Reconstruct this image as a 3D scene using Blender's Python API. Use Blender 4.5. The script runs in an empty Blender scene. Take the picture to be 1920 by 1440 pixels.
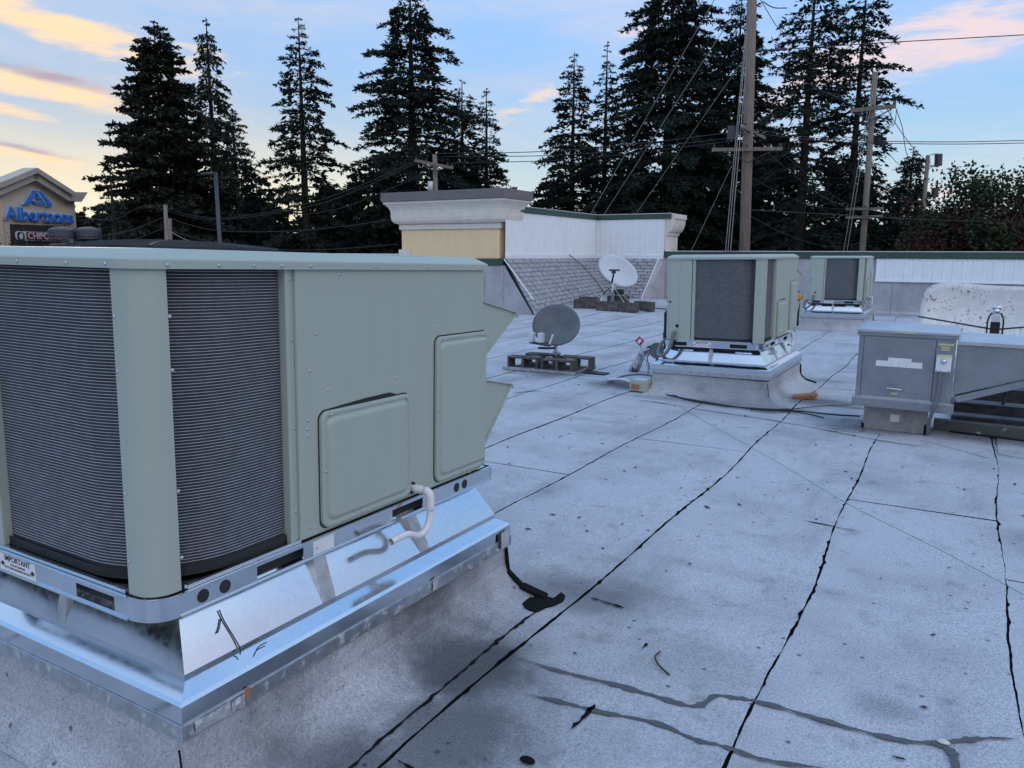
import bpy, math, random
import numpy as np
from mathutils import Matrix, Vector
from math import sin, cos, tan, radians, pi, hypot, sqrt, atan2

S = bpy.context.scene
COL = S.collection
RND = random.Random(7)

# ------------------------------------------------------------------ camera
CAM_P, CAM_R, CAM_Y, CAM_H, FPX = radians(9.55), radians(0.3), radians(30.24), 1.65, 1442.0
_fw = np.array([-sin(CAM_Y)*cos(CAM_P), cos(CAM_Y)*cos(CAM_P), -sin(CAM_P)])
_r0 = np.array([cos(CAM_Y), sin(CAM_Y), 0.0]); _u0 = np.cross(_r0, _fw)
_rt = _r0*cos(CAM_R)+_u0*sin(CAM_R); _up = _u0*cos(CAM_R)-_r0*sin(CAM_R)
_C = np.array([0, 0, CAM_H])
cam = bpy.data.cameras.new('camera'); camo = bpy.data.objects.new('camera', cam); COL.objects.link(camo)
cam.sensor_width = 36.0; cam.lens = 36.0*FPX/1920; cam.clip_start = 0.05; cam.clip_end = 4000
camo.matrix_world = Matrix(((_rt[0], _up[0], -_fw[0], 0), (_rt[1], _up[1], -_fw[1], 0), (_rt[2], _up[2], -_fw[2], CAM_H), (0, 0, 0, 1)))
S.camera = camo

def _ray(x, y): return _fw+_rt*(x-960)/FPX-_up*(y-720)/FPX
def atz(x, y, z=0.0):
    d = _ray(x, y); return _C+d*((z-_C[2])/d[2])
def aty(x, y, Y):
    d = _ray(x, y); return _C+d*(Y/d[1])
def atd(x, y, D):                      # D = horizontal distance from the viewer
    d = _ray(x, y); return _C+d*(D/hypot(d[0], d[1]))

# ------------------------------------------------------------------ exposure
S.view_settings.view_transform = 'Standard'; S.view_settings.look = 'None'
S.view_settings.gamma = 1.0; S.view_settings.use_curve_mapping = False
S.view_settings.exposure = 0.64
S.cycles.max_bounces = 4; S.cycles.diffuse_bounces = 2; S.cycles.glossy_bounces = 3; S.cycles.transparent_max_bounces = 6
S.cycles.use_denoising = True; S.cycles.use_adaptive_sampling = True; S.cycles.adaptive_threshold = 0.025

# ------------------------------------------------------------------ sky
SUN_HEAD = radians(59.0)               # sunset glow, degrees left of +Y
SUN_EL = radians(8.0)
sun_dir = Vector((-sin(SUN_HEAD)*cos(SUN_EL), cos(SUN_HEAD)*cos(SUN_EL), sin(SUN_EL)))
W = bpy.data.worlds.new('World'); S.world = W; W.use_nodes = True; W.cycles.sampling_method = 'MANUAL'; W.cycles.sample_map_resolution = 256
nt = W.node_tree; nt.nodes.clear()
class NG:
    """small helper to write node maths"""
    def __init__(s, nt): s.nt = nt
    def n(s, t, **k):
        o = s.nt.nodes.new(t)
        for a, b in k.items(): setattr(o, a, b)
        return o
    def put(s, sock, v):
        if isinstance(v, bpy.types.NodeSocket): s.nt.links.new(v, sock)
        elif v is not None: sock.default_value = v
    def m(s, op, a, b=None, c=None, clamp=False):
        o = s.n('ShaderNodeMath', operation=op); o.use_clamp = clamp
        s.put(o.inputs[0], a)
        if b is not None: s.put(o.inputs[1], b)
        if c is not None: s.put(o.inputs[2], c)
        return o.outputs[0]
    def v(s, op, a, b=None):
        o = s.n('ShaderNodeVectorMath', operation=op); s.put(o.inputs[0], a)
        if b is not None:
            if op == 'SCALE': s.put(o.inputs[3], b)
            else: s.put(o.inputs[1], b)
        return o.outputs[1] if op in ('DOT_PRODUCT', 'LENGTH', 'DISTANCE') else o.outputs[0]
    def ss(s, x, a, b, lo=0.0, hi=1.0):
        o = s.n('ShaderNodeMapRange', interpolation_type='SMOOTHSTEP'); s.put(o.inputs[0], x)
        for i, q in enumerate((a, b, lo, hi)): s.put(o.inputs[1+i], q)
        return o.outputs[0]
    def mix(s, f, a, b, mode='MIX'):
        o = s.n('ShaderNodeMix', data_type='RGBA', blend_type=mode); s.put(o.inputs[0], f)
        for i, q in ((6, a), (7, b)):
            if isinstance(q, (tuple, list)) and len(q) == 3: q = (*q, 1)
            s.put(o.inputs[i], q)
        return o.outputs[2]
    def noise(s, vec, scale, detail=3.0, rough=0.5, dist=0.0):
        o = s.n('ShaderNodeTexNoise'); s.put(o.inputs['Vector'], vec); o.inputs['Scale'].default_value = scale
        o.inputs['Detail'].default_value = detail; o.inputs['Roughness'].default_value = rough; o.inputs['Distortion'].default_value = dist
        return o.outputs[0]
    def xyz(s, x, y, z):
        o = s.n('ShaderNodeCombineXYZ'); s.put(o.inputs[0], x); s.put(o.inputs[1], y); s.put(o.inputs[2], z); return o.outputs[0]
    def sep(s, v):
        o = s.n('ShaderNodeSeparateXYZ'); s.put(o.inputs[0], v); return o.outputs
g = NG(nt)
sky = g.n('ShaderNodeTexSky', sky_type='NISHITA')
sky.sun_disc = False; sky.sun_elevation = SUN_EL; sky.sun_rotation = -SUN_HEAD
sky.altitude = 100; sky.air_density = 1.0; sky.dust_density = 0.3; sky.ozone_density = 3.0
D = g.n('ShaderNodeTexCoord').outputs['Generated']
hf = (-sin(CAM_Y), cos(CAM_Y), 0.0); hr = (cos(CAM_Y), sin(CAM_Y), 0.0)
DEG = 180/pi; K_ = 0.82/0.12; SKY_GAIN = 2.95; REST_OFF = 3.0
az = g.m('MULTIPLY', g.m('ARCTAN2', g.v('DOT_PRODUCT', D, hr), g.v('DOT_PRODUCT', D, hf)), DEG)
el = g.m('MULTIPLY', g.m('ARCSINE', g.v('DOT_PRODUCT', D, (0, 0, 1))), DEG)
sunny = g.ss(g.v('DOT_PRODUCT', D, tuple(sun_dir)), 0.72, 0.97)
# wind-stretched noise that breaks up every cloud
pl = g.xyz(g.m('MULTIPLY', az, 0.055), g.m('MULTIPLY', el, 0.24), 0.0)
n1 = g.noise(pl, 1.6, 4, 0.62, 0.6)
n2 = g.noise(g.v('ADD', pl, (7.3, 2.1, 0)), 5.0, 3, 0.6, 0.0)
nn = g.m('ADD', g.m('MULTIPLY', n1, 0.65), g.m('MULTIPLY', n2, 0.35))
def sky_deg(x, y):
    d = _ray(x, y); d = d/np.linalg.norm(d)
    return math.degrees(atan2(d@np.array(hr), d@np.array(hf))), math.degrees(math.asin(d[2]))
ae = g.xyz(az, el, 0.0)
def blob(x, y, hw, hh, tilt, gain):
    a0, e0 = sky_deg(x, y); k = 1/25.2
    mp = g.n('ShaderNodeMapping', vector_type='TEXTURE'); g.put(mp.inputs[0], ae)
    mp.inputs['Location'].default_value = (a0, e0, 0); mp.inputs['Rotation'].default_value = (0, 0, radians(-tilt)); mp.inputs['Scale'].default_value = (hw*k, hh*k, 1)
    return g.ss(g.v('LENGTH', mp.outputs[0]), 1.5, 0.0, 0.0, gain), mp.outputs[0]
blobs = [(130, 55, 250, 42, 12, 1.0), (60, 155, 200, 36, 9, 1.1), (40, 212, 130, 16, 6, .9), (10, 280, 130, 20, 10, 1.05), (400, 105, 120, 30, 12, .6), (40, 312, 120, 10, 2, .7),
         (1800, 60, 300, 80, -16, .85), (1560, 130, 240, 70, -20, .75), (1180, 120, 110, 90, -30, .55), (985, 195, 95, 26, -22, .75), (1850, 345, 300, 26, -4, .7), (1640, 190, 220, 40, -12, .5), (1090, 300, 150, 40, -15, .4)]
cover = None; bellies = None
for i, b in enumerate(blobs):
    q, w = blob(*b); cover = q if cover is None else g.m('MAXIMUM', cover, q)
    if i in (1, 3):
        bb = g.m('MULTIPLY', q, g.ss(g.sep(w)[1], -0.15, 0.55)); bellies = bb if bellies is None else g.m('MAXIMUM', bellies, bb)
# away from the view the same thin clouds go on over the whole dome
dens = g.ss(g.m('ADD', g.m('MULTIPLY', cover, 0.60), g.m('MULTIPLY', g.m('SUBTRACT', nn, 0.5), 1.9)), 0.20, 0.58)
veil = g.ss(g.m('ADD', g.m('MULTIPLY', n1, .4), g.m('MULTIPLY', g.noise(pl, .35, 2), .6)), 0.42, 0.64, 0.0, 0.32)
# the pink anti-twilight glow opposite the sunset
belt = g.m('MULTIPLY', g.ss(g.v('DOT_PRODUCT', D, (sin(SUN_HEAD), -cos(SUN_HEAD), 0.0)), -0.05, 0.65), 0.85)
dens = g.m('MAXIMUM', dens, g.m('MAXIMUM', veil, belt))
dens = g.m('MULTIPLY', dens, g.ss(el, 0.5, 5.0))
# even out the dusk sky the way the eye and the camera do, then warm it round the sunset
lum = g.v('DOT_PRODUCT', sky.outputs[0], (.25, .6, .15))
skyc = g.v('SCALE', sky.outputs[0], g.m('MULTIPLY', g.m('POWER', g.m('MAXIMUM', lum, .01), -1.0), SKY_GAIN))
skyc = g.mix(g.ss(el, 16.0, 0.0, 0.0, 0.55), skyc, (.62*K_, .72*K_, .84*K_))
skyc = g.mix(g.ss(el, 3.0, 15.0, 0.0, 0.6), skyc, (.285*K_, .495*K_, .86*K_))
glow = g.m('MULTIPLY', g.ss(g.v('DOT_PRODUCT', D, tuple(sun_dir)), 0.84, 0.995), g.ss(el, 9.5, 1.0))
skyc = g.mix(g.m('MULTIPLY', glow, .85), skyc, (.86*K_, .78*K_, .54*K_))
CLOUD_SUN, CLOUD_FAR, CLOUD_DARK = (.86*K_, .64*K_, .42*K_), (.90*K_, .97*K_, 1.10*K_), (.40*K_, .34*K_, .41*K_)
cloudc = g.mix(sunny, g.mix(g.ss(el, 28.0, 14.0), CLOUD_FAR, (.70*K_, .585*K_, .62*K_)), CLOUD_SUN)
cloudc = g.mix(g.ss(g.m('MULTIPLY', bellies, n1), 0.10, 0.42), cloudc, CLOUD_DARK)
skyf = g.mix(dens, skyc, cloudc)
bg = g.n('ShaderNodeBackground'); g.put(bg.inputs[0], skyf); bg.inputs[1].default_value = 0.12
g.put(g.n('ShaderNodeOutputWorld').inputs[0], bg.outputs[0])

# ------------------------------------------------------------------ sun (already behind the firs)
sl = bpy.data.lights.new('sun', 'SUN'); sl.energy = 0.25; sl.angle = radians(12); sl.color = (1.0, 0.78, 0.55)
so = bpy.data.objects.new('sun', sl); COL.objects.link(so); so.location = (-60, 40, 40)
so.rotation_euler = (-sun_dir).to_track_quat('-Z', 'Y').to_euler()

# ------------------------------------------------------------------ materials
MATS = {}
def mat(name, base=(.5, .5, .5), rough=.6, metal=0.0, var=0.0, vscale=8.0, bump=0.0, bscale=60.0, spec=.5, coat=0.0, emit=None, fn=None, world=False):
    """procedural principled material: base colour broken up by two noises, optional bump; fn(g, coords, colour, bsdf) adds more"""
    if name in MATS: return MATS[name]
    m = bpy.data.materials.new(name); m.use_nodes = True; t = m.node_tree; t.nodes.clear(); k = NG(t)
    b = k.n('ShaderNodeBsdfPrincipled'); out = k.n('ShaderNodeOutputMaterial'); t.links.new(b.outputs[0], out.inputs[0])
    co = k.n('ShaderNodeNewGeometry').outputs['Position'] if world else k.n('ShaderNodeTexCoord').outputs['Object']
    col = None
    if var > 0:
        a = k.noise(co, vscale, 5, .6); c2 = k.noise(co, vscale*7, 3, .6)
        f = k.m('ADD', k.m('MULTIPLY', a, .7), k.m('MULTIPLY', c2, .3))
        f = k.ss(f, .3, .7)
        col = k.mix(f, tuple(max(0, q*(1-var)) for q in base), tuple(min(1, q*(1+var)) for q in base))
    else:
        r = k.n('ShaderNodeRGB'); r.outputs[0].default_value = (*base, 1); col = r.outputs[0]
    b.inputs['Roughness'].default_value = rough; b.inputs['Metallic'].default_value = metal
    b.inputs['Specular IOR Level'].default_value = spec; b.inputs['Coat Weight'].default_value = coat
    if fn: col = fn(k, co, col, b) or col
    k.put(b.inputs['Base Color'], col)
    if bump > 0:
        bp = k.n('ShaderNodeBump'); bp.inputs['Strength'].default_value = 1.0; bp.inputs['Distance'].default_value = bump
        k.put(bp.inputs['Height'], k.noise(co, bscale, 4, .6)); k.put(b.inputs['Normal'], bp.outputs[0])
    MATS[name] = m; return m

def f_roof(k, co, col, b):
    # mineral granules: fine light/dark grains, grime blotches, small dark flecks, water stains and other dark spots with their own outline
    g1 = k.noise(co, 260, 2, .7); g2 = k.noise(co, 90, 3, .7); big = k.noise(co, 1.1, 5, .6); mid = k.noise(co, 5.0, 4, .65)
    grain = k.ss(k.m('ADD', k.m('MULTIPLY', g1, .6), k.m('MULTIPLY', g2, .4)), .36, .62)
    c = k.mix(grain, (.30, .305, .325), (.66, .67, .71))
    c = k.mix(k.ss(big, .42, .72, 0, .42), c, (.20, .205, .225)); c = k.mix(k.ss(k.noise(k.v('MULTIPLY', co, (1.0, .28, 1.0)), 1.7, 5, .65), .50, .72, 0, .40), c, (.17, .172, .185))
    c = k.mix(k.ss(mid, .54, .74, 0, .42), c, (.17, .168, .17))
    v = k.n('ShaderNodeTexVoronoi'); v.inputs['Scale'].default_value = 13; k.put(v.inputs['Vector'], co)
    vr = k.sep(v.outputs['Color'])[0]
    fl = k.m('MULTIPLY', k.ss(v.outputs['Distance'], .17, .08), k.m('GREATER_THAN', vr, .80))
    c = k.mix(k.m('MULTIPLY', fl, .75), c, (.06, .058, .055))
    v2 = k.n('ShaderNodeTexVoronoi'); v2.inputs['Scale'].default_value = 34; k.put(v2.inputs['Vector'], co)
    fl2 = k.m('MULTIPLY', k.ss(v2.outputs['Distance'], .2, .08), k.m('GREATER_THAN', k.sep(v2.outputs['Color'])[1], .82))
    c = k.mix(k.m('MULTIPLY', fl2, .55), c, (.07, .066, .065))
    sx, sy, sz = k.sep(co)
    wob = k.m('MULTIPLY', k.m('SUBTRACT', k.noise(co, 5.5, 4, .65), .5), .75)
    dark = None; brown = None
    for (x, y, rx, ry, st) in DARK_SPOTS:
        dx = k.m('MULTIPLY', k.m('SUBTRACT', sx, x), 1/rx); dy = k.m('MULTIPLY', k.m('SUBTRACT', sy, y), 1/ry)
        r = k.m('ADD', k.m('SQRT', k.m('ADD', k.m('MULTIPLY', dx, dx), k.m('MULTIPLY', dy, dy))), wob)
        q = k.m('MULTIPLY', k.ss(r, 1.05, .25), st)
        dark = q if dark is None else k.m('MAXIMUM', dark, q)
    c = k.mix(dark, c, k.mix(.16, (.050, .050, .055), c))
    # small brown moss dots close to the curb
    v3 = k.n('ShaderNodeTexVoronoi'); v3.inputs['Scale'].default_value = 6.5; k.put(v3.inputs['Vector'], co)
    near = k.ss(k.v('DISTANCE', co, (-.75, 2.15, 0)), 1.1, .25)
    d3 = k.m('MULTIPLY', k.ss(v3.outputs['Distance'], .15, .06), k.m('GREATER_THAN', k.sep(v3.outputs['Color'])[2], .45))
    c = k.mix(k.m('MULTIPLY', d3, k.m('MULTIPLY', near, .6)), c, (.10, .08, .055))
    bp = k.n('ShaderNodeBump'); bp.inputs['Strength'].default_value = .55; bp.inputs['Distance'].default_value = .004
    k.put(bp.inputs['Height'], k.m('ADD', g1, k.m('MULTIPLY', k.noise(co, 6, 3), 2.0))); k.put(b.inputs['Normal'], bp.outputs[0])
    return c
def f_galv(k, co, col, b):
    v = k.n('ShaderNodeTexVoronoi'); v.inputs['Scale'].default_value = 55; k.put(v.inputs['Vector'], co)
    sp = k.sep(v.outputs['Color'])[0]
    n = k.noise(co, 9, 4, .6)
    k.put(b.inputs['Roughness'], k.m('ADD', .05, k.m('ADD', k.m('MULTIPLY', n, .13), k.m('MULTIPLY', sp, .05))))
    bp = k.n('ShaderNodeBump'); bp.inputs['Strength'].default_value = .2; bp.inputs['Distance'].default_value = .006
    k.put(bp.inputs['Height'], k.noise(co, 3.2, 2, .5)); k.put(b.inputs['Normal'], bp.outputs[0])
    return k.mix(k.m('MULTIPLY', sp, .35), col, (.74, .77, .80))
def f_galv_old(k, co, col, b):
    n = k.noise(co, 22, 5, .7); s_ = k.ss(n, .52, .66)
    k.put(b.inputs['Metallic'], k.m('SUBTRACT', .9, k.m('MULTIPLY', s_, .7)))
    k.put(b.inputs['Roughness'], k.m('ADD', .34, k.m('MULTIPLY', s_, .3)))
    return k.mix(s_, col, (.55, .55, .54))
def f_paint(k, co, col, b):
    n = k.noise(co, 2.2, 4, .6); st = k.noise(k.v('MULTIPLY', co, (14, 14, .7)), 2.0, 4, .6)
    k.put(b.inputs['Roughness'], k.m('ADD', .34, k.m('MULTIPLY', n, .2)))
    return k.mix(k.ss(st, .52, .8, 0, .16), col, (.30, .33, .29))
def f_streak(dark, amt, lo=.5, hi=.75):
    def f(k, co, col, b):
        st = k.noise(k.v('MULTIPLY', co, (9, 9, .9)), 1.5, 5, .65)
        return k.mix(k.ss(st, lo, hi, 0, amt), col, dark)
    return f
def f_dirt(dark, amt, scale=30, lo=.56, hi=.66, squash=.35):
    def f(k, co, col, b):
        st = k.noise(k.v('MULTIPLY', co, (1, 1, squash)), scale, 5, .7); m2 = k.noise(co, scale*.22, 3)
        q = k.m('MULTIPLY', k.ss(st, lo, hi), k.ss(m2, .42, .62)); return k.mix(k.m('MULTIPLY', q, amt), col, dark)
    return f
def f_leaf(lo, hi, sc=.35):
    def f(k, co, col, b):
        n = k.noise(co, sc, 3, .6); n2 = k.noise(co, 4.0, 2)
        b.inputs['Subsurface Weight'].default_value = 0
        return k.mix(k.ss(k.m('ADD', k.m('MULTIPLY', n, .6), k.m('MULTIPLY', n2, .4)), .35, .65), lo, hi)
    return f
def f_wood(lo, hi):
    def f(k, co, col, b):
        return k.mix(k.ss(k.noise(k.v('MULTIPLY', co, (24, 24, .8)), 2, 5, .7), .3, .7), lo, hi)
    return f
DARK_SPOTS = [(-1.62, 2.42, .46, .46, 1.0), (-1.40, 2.0, .42, .5, .85), (-1.55, 1.62, .36, .5, .85), (-1.5, 3.25, .5, .3, .55), (-2.0, 8.55, 1.2, .3, .5), (-.75, 8.0, .6, .3, .6), (-5.1, 9.4, .8, .3, .45), (-.8, 2.9, .5, .3, .25), (-2.9, 3.9, .8, .5, .3), (-1.75, 2.75, .3, .2, .35), (-1.35, 3.35, .55, .22, .30), (-.62, 3.9, .9, .12, .16),  # water stains by the near curb, darker spots at the feet of other things
          (-.12, 2.95, .16, .13, .42), (-.25, 2.35, .5, .08, .2), (.5, 5.2, .5, .5, .2), (-3.55, 9.15, .85, .5, .92), (-2.55, 8.55, 1.3, .22, .42), (-1.35, 9.3, .6, .4, .75),
          (-.9, 8.25, .55, .35, .5), (-1.0, 9.1, .45, .14, .7), (.5, 8.2, 1.1, .42, .8), (-4.8, 9.6, .8, .18, .5), (-1.6, 10.9, .5, .3, .4), (-5.6, 8.3, .4, .1, .4), (-3.2, 7.0, .8, .1, .22), (-8.6, 20.6, 1.5, .5, .35), (-10.6, 21.5, .35, 3.5, .3)]
def rgb(h):
    return tuple((lambda q: q/12.92 if q <= .04045 else ((q+.055)/1.055)**2.4)(int(h[i:i+2], 16)/255) for i in (0, 2, 4))
M_ROOF = mat('granulated roofing', rough=.9, world=True, fn=f_roof, spec=.25)
M_WET = mat('wet granules', (.09, .09, .095), .45, var=.45, vscale=120, bump=.003, bscale=200, world=True)
M_BIT = mat('black bitumen', (.010, .010, .011), .9, spec=.12, var=.5, vscale=60, bump=.006, bscale=70, world=True)
M_PAINT = mat('sage green enamel', (.39, .445, .385), .42, fn=f_paint, bump=.003, bscale=2.6)
M_GALV = mat('galvanised sheet', (.64, .68, .72), .12, 1.0, fn=f_galv)
M_GALV2 = mat('weathered galvanised sheet', (.50, .52, .54), .38, .9, var=.18, vscale=20, fn=f_galv_old)
M_COIL = mat('coil tube aluminium', (.56, .58, .61), .45, .6, var=.2, vscale=30)
M_FIN = mat('dusty coil fins', (.05, .056, .07), .75, .2, var=.18, vscale=14, bump=.002, bscale=400)
M_DARK = mat('dark cavity metal', (.02, .021, .023), .7, var=.3)
M_PVC = mat('white pvc', (.78, .75, .76), .32, var=.05, vscale=9)
M_BLK = mat('black rubber', (.014, .014, .015), .5, var=.3)
M_LABEL = mat('white sticker', (.78, .78, .78), .5, var=.04)
M_INK = mat('black ink', (.012, .012, .014), .6)
M_SCREW = mat('zinc screw', (.50, .52, .54), .3, .9)
M_CMU = mat('weathered concrete block', (.10, .092, .085), .95, var=.55, vscale=14, bump=.01, bscale=60)
M_DISHG = mat('grey dish enamel', (.11, .122, .135), .42, var=.22, vscale=5)
M_DISHW = mat('pale grey dish enamel', (.62, .64, .67), .38, var=.07, vscale=2)
M_DIRTYW = mat('grimy white fibreglass', (.82, .81, .80), .6, var=.10, vscale=5, fn=f_dirt((.06, .055, .05), .9, 26, .54, .62, .28))
M_MAU = mat('grey galvanised cabinet', (.27, .29, .315), .40, .55, var=.14, vscale=4)
M_MAUL = mat('bright galvanised lid', (.55, .57, .60), .42, .9, var=.10, vscale=5)
M_PED = mat('lavender grey membrane', (.36, .345, .345), .88, var=.2, vscale=18, bump=.003, bscale=120, fn=f_dirt((.05, .05, .05), .8, 16, .6, .7))
M_WSIDE = mat('white ribbed siding', (.86, .89, .92), .42, var=.04, vscale=3, fn=f_streak((.45, .44, .42), .18, .55, .8))
M_GREEN = mat('dark green cap flashing', (.035, .075, .055), .45, var=.15, vscale=3)
M_CAPLT = mat('pale cap edge', (.55, .56, .56), .5, var=.1)
M_SHING = mat('grey asphalt shingle', (.33, .335, .36), .95, var=.28, vscale=6, bump=.003, bscale=120, world=True)
M_MEMB = mat('wall membrane', (.42, .42, .45), .9, var=.16, vscale=2.2, bump=.003, bscale=120, fn=f_streak((.10, .10, .10), .55, .56, .78), world=True)
M_YEL = mat('yellow stucco', (.88, .66, .38), .85, var=.06, vscale=4, bump=.004, bscale=90)
M_CREAM = mat('cream stucco cornice', (.74, .68, .60), .8, var=.07, vscale=4, bump=.003, bscale=90)
M_TAUPE = mat('taupe metal coping', (.17, .15, .15), .45, var=.08, vscale=2)
M_POLE = mat('weathered pole wood', (.22, .18, .145), .9, fn=f_wood((.13, .105, .085), (.30, .25, .205)))
M_WIRE = mat('power line', (.03, .03, .033), .6)
M_GUY = mat('steel guy strand', (.30, .28, .26), .5, .6)
M_BARK = mat('fir bark', (.035, .027, .022), .95, var=.4, vscale=6)
M_FIR = mat('fir needles', rough=.9, fn=f_leaf((.009, .016, .015), (.030, .046, .032)), spec=.2)
M_CEDAR = mat('cedar needles', rough=.8, fn=f_leaf((.011, .021, .018), (.036, .058, .040)), spec=.2)
M_PINE = mat('pine needles', rough=.8, fn=f_leaf((.014, .018, .014), (.044, .050, .036)), spec=.2)
M_FARFIR = mat('far needles', rough=.9, fn=f_leaf((.010, .016, .016), (.026, .038, .032)), spec=.1)
M_REDL = mat('reddening leaves', rough=.8, fn=f_leaf((.045, .030, .022), (.100, .036, .034), .5), spec=.2)
M_GRNL = mat('green hedge leaves', rough=.8, fn=f_leaf((.018, .035, .016), (.050, .075, .032), .8), spec=.2)
M_ASPH = mat('parking lot asphalt', (.05, .05, .052), .9, var=.25, vscale=.4, world=True)
M_TAN = mat('tan stucco', (.80, .62, .45), .85, var=.06, vscale=.8)
M_TAN2 = mat('taupe stucco trim', (.58, .48, .39), .85, var=.06, vscale=.8)
M_BLUE = mat('blue sign face', (.06, .25, .78), .4, var=.03)
M_BLUEL = mat('pale blue sign edge', (.40, .62, .92), .45)
M_BROWN = mat('brown sign panel', (.055, .032, .030), .6, var=.08)
M_RED = mat('sign red', (.26, .022, .03), .5, var=.03)
M_WHITE = mat('sign white', (.8, .8, .8), .5)
M_LAMP = mat('grey lamp housing', (.065, .07, .08), .45, .3, var=.15)
M_YTAG = mat('yellow sticker', (.62, .58, .30), .5, var=.1)
M_ORNG = mat('orange valve', (.65, .28, .03), .5, var=.1)
M_REDT = mat('red tag', (.45, .02, .04), .5)
M_TWIG = mat('brown twig', (.07, .05, .035), .9, var=.3)
M_LEAFW = mat('pale leaf', (.62, .62, .55), .7, var=.1)
M_WOODB = mat('broken orange brown board', (.36, .17, .075), .85, fn=f_dirt((.10, .06, .04), .6, 20))
M_BEIGE = mat('beige plastic box', (.42, .40, .33), .5, var=.1)
M_STRING = mat('green string', (.02, .24, .18), .7)
M_SILVER = mat('peeling silver coating', (.50, .50, .50), .45, .6, fn=f_dirt((.03, .03, .03), .95, 18, .48, .55, 1))
M_PEEL = mat('peeling painted timber', (.10, .115, .115), .8, fn=f_dirt((.75, .75, .74), .9, 9, .60, .66, 1))
M_RUST = mat('dark rusty steel', (.055, .058, .06), .6, .4, var=.5, vscale=10)
M_GREYP = mat('grey conduit', (.16, .17, .18), .5, var=.1)

# ------------------------------------------------------------------ mesh helpers
class MB:
    def __init__(s): s.v = []; s.f = []
    def add(s, vs, fs):
        o = len(s.v); s.v += [tuple(map(float, p)) for p in vs]; s.f += [tuple(i+o for i in q) for q in fs]; return s
    def box(s, x0, x1, y0, y1, z0, z1):
        x0, x1 = min(x0, x1), max(x0, x1); y0, y1 = min(y0, y1), max(y0, y1); z0, z1 = min(z0, z1), max(z0, z1)
        return s.add([(x0, y0, z0), (x1, y0, z0), (x1, y1, z0), (x0, y1, z0), (x0, y0, z1), (x1, y0, z1), (x1, y1, z1), (x0, y1, z1)],
                     [(0, 3, 2, 1), (4, 5, 6, 7), (0, 1, 5, 4), (1, 2, 6, 5), (2, 3, 7, 6), (3, 0, 4, 7)])
    def prism(s, poly, fn0, fn1):
        """poly of 2-D points lifted by fn0 / fn1 to the two ends"""
        n = len(poly); a = [fn0(*p) for p in poly]; b = [fn1(*p) for p in poly]
        return s.add(a+b, [tuple(range(n))[::-1], tuple(range(n, 2*n))]+[(i, (i+1) % n, n+(i+1) % n, n+i) for i in range(n)])
    def px(s, poly, x0, x1): return s.prism(poly, lambda y, z: (x0, y, z), lambda y, z: (x1, y, z))
    def py(s, poly, y0, y1): return s.prism(poly, lambda x, z: (x, y0, z), lambda x, z: (x, y1, z))
    def pz(s, poly, z0, z1): return s.prism(poly, lambda x, y: (x, y, z0), lambda x, y: (x, y, z1))
    def tube(s, pts, r, n=8, caps=True):
        P = [Vector(p) for p in pts]; rs = r if isinstance(r, (list, tuple)) else [r]*len(P)
        T = [(P[min(i+1, len(P)-1)]-P[max(i-1, 0)]).normalized() for i in range(len(P))]
        u = T[0].orthogonal().normalized(); vs = []
        for i, p in enumerate(P):
            u = (u-T[i]*u.dot(T[i])).normalized(); w = T[i].cross(u)
            vs += [p+(u*cos(2*pi*j/n)+w*sin(2*pi*j/n))*rs[i] for j in range(n)]
        fs = [(i*n+j, i*n+(j+1) % n, (i+1)*n+(j+1) % n, (i+1)*n+j) for i in range(len(P)-1) for j in range(n)]
        if caps: fs += [tuple(range(n))[::-1], tuple(range((len(P)-1)*n, len(P)*n))]
        return s.add(vs, fs)
    def lathe(s, prof, n=24, c=(0, 0, 0)):
        vs = [(c[0]+r*cos(2*pi*j/n), c[1]+r*sin(2*pi*j/n), c[2]+z) for r, z in prof for j in range(n)]
        fs = [(i*n+j, i*n+(j+1) % n, (i+1)*n+(j+1) % n, (i+1)*n+j) for i in range(len(prof)-1) for j in range(n)]
        return s.add(vs, fs+[tuple(range(n))[::-1], tuple(range((len(prof)-1)*n, len(prof)*n))])
    def bar(s, a, b, w, h=None):
        """square bar from a to b"""
        a, b = Vector(a), Vector(b); t = (b-a).normalized(); u = t.cross(Vector((0, 0, 1)))
        u = u.normalized() if u.length > 1e-4 else Vector((1, 0, 0)); q = u.cross(t); h = w if h is None else h
        c = [(-w/2, -h/2), (w/2, -h/2), (w/2, h/2), (-w/2, h/2)]
        return s.add([p+u*i+q*j for p in (a, b) for i, j in c], [(3, 2, 1, 0), (4, 5, 6, 7), (0, 1, 5, 4), (1, 2, 6, 5), (2, 3, 7, 6), (3, 0, 4, 7)])
    def mesh(s, name):
        me = bpy.data.meshes.new(name); me.from_pydata(s.v, [], s.f); me.update(); return me
    def build(s, name, m, parent=None, smooth=False, bevel=0, tags=None, seg=2):
        return link(name, s.mesh(name), m, parent, smooth, bevel, tags, seg)
def link(name, me, m, parent=None, smooth=False, bevel=0, tags=None, seg=2, fix=True):
    if m is not None and not me.materials: me.materials.append(m)
    if fix:
        import bmesh
        bm = bmesh.new(); bm.from_mesh(me); bmesh.ops.recalc_face_normals(bm, faces=bm.faces); bm.to_mesh(me); bm.free()
    if smooth:
        for p in me.polygons: p.use_smooth = True
    o = bpy.data.objects.new(name, me); COL.objects.link(o)
    if parent is not None: o.parent = parent
    if bevel:
        b = o.modifiers.new('bevel', 'BEVEL'); b.width = bevel; b.segments = seg; b.limit_method = 'ANGLE'; b.angle_limit = radians(35)
    if tags: tag(o, *tags)
    return o
def inst(name, me, parent, loc=(0, 0, 0), rot=(0, 0, 0)):
    o = bpy.data.objects.new(name, me); COL.objects.link(o); o.parent = parent; o.location = loc; o.rotation_euler = rot; return o
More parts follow.
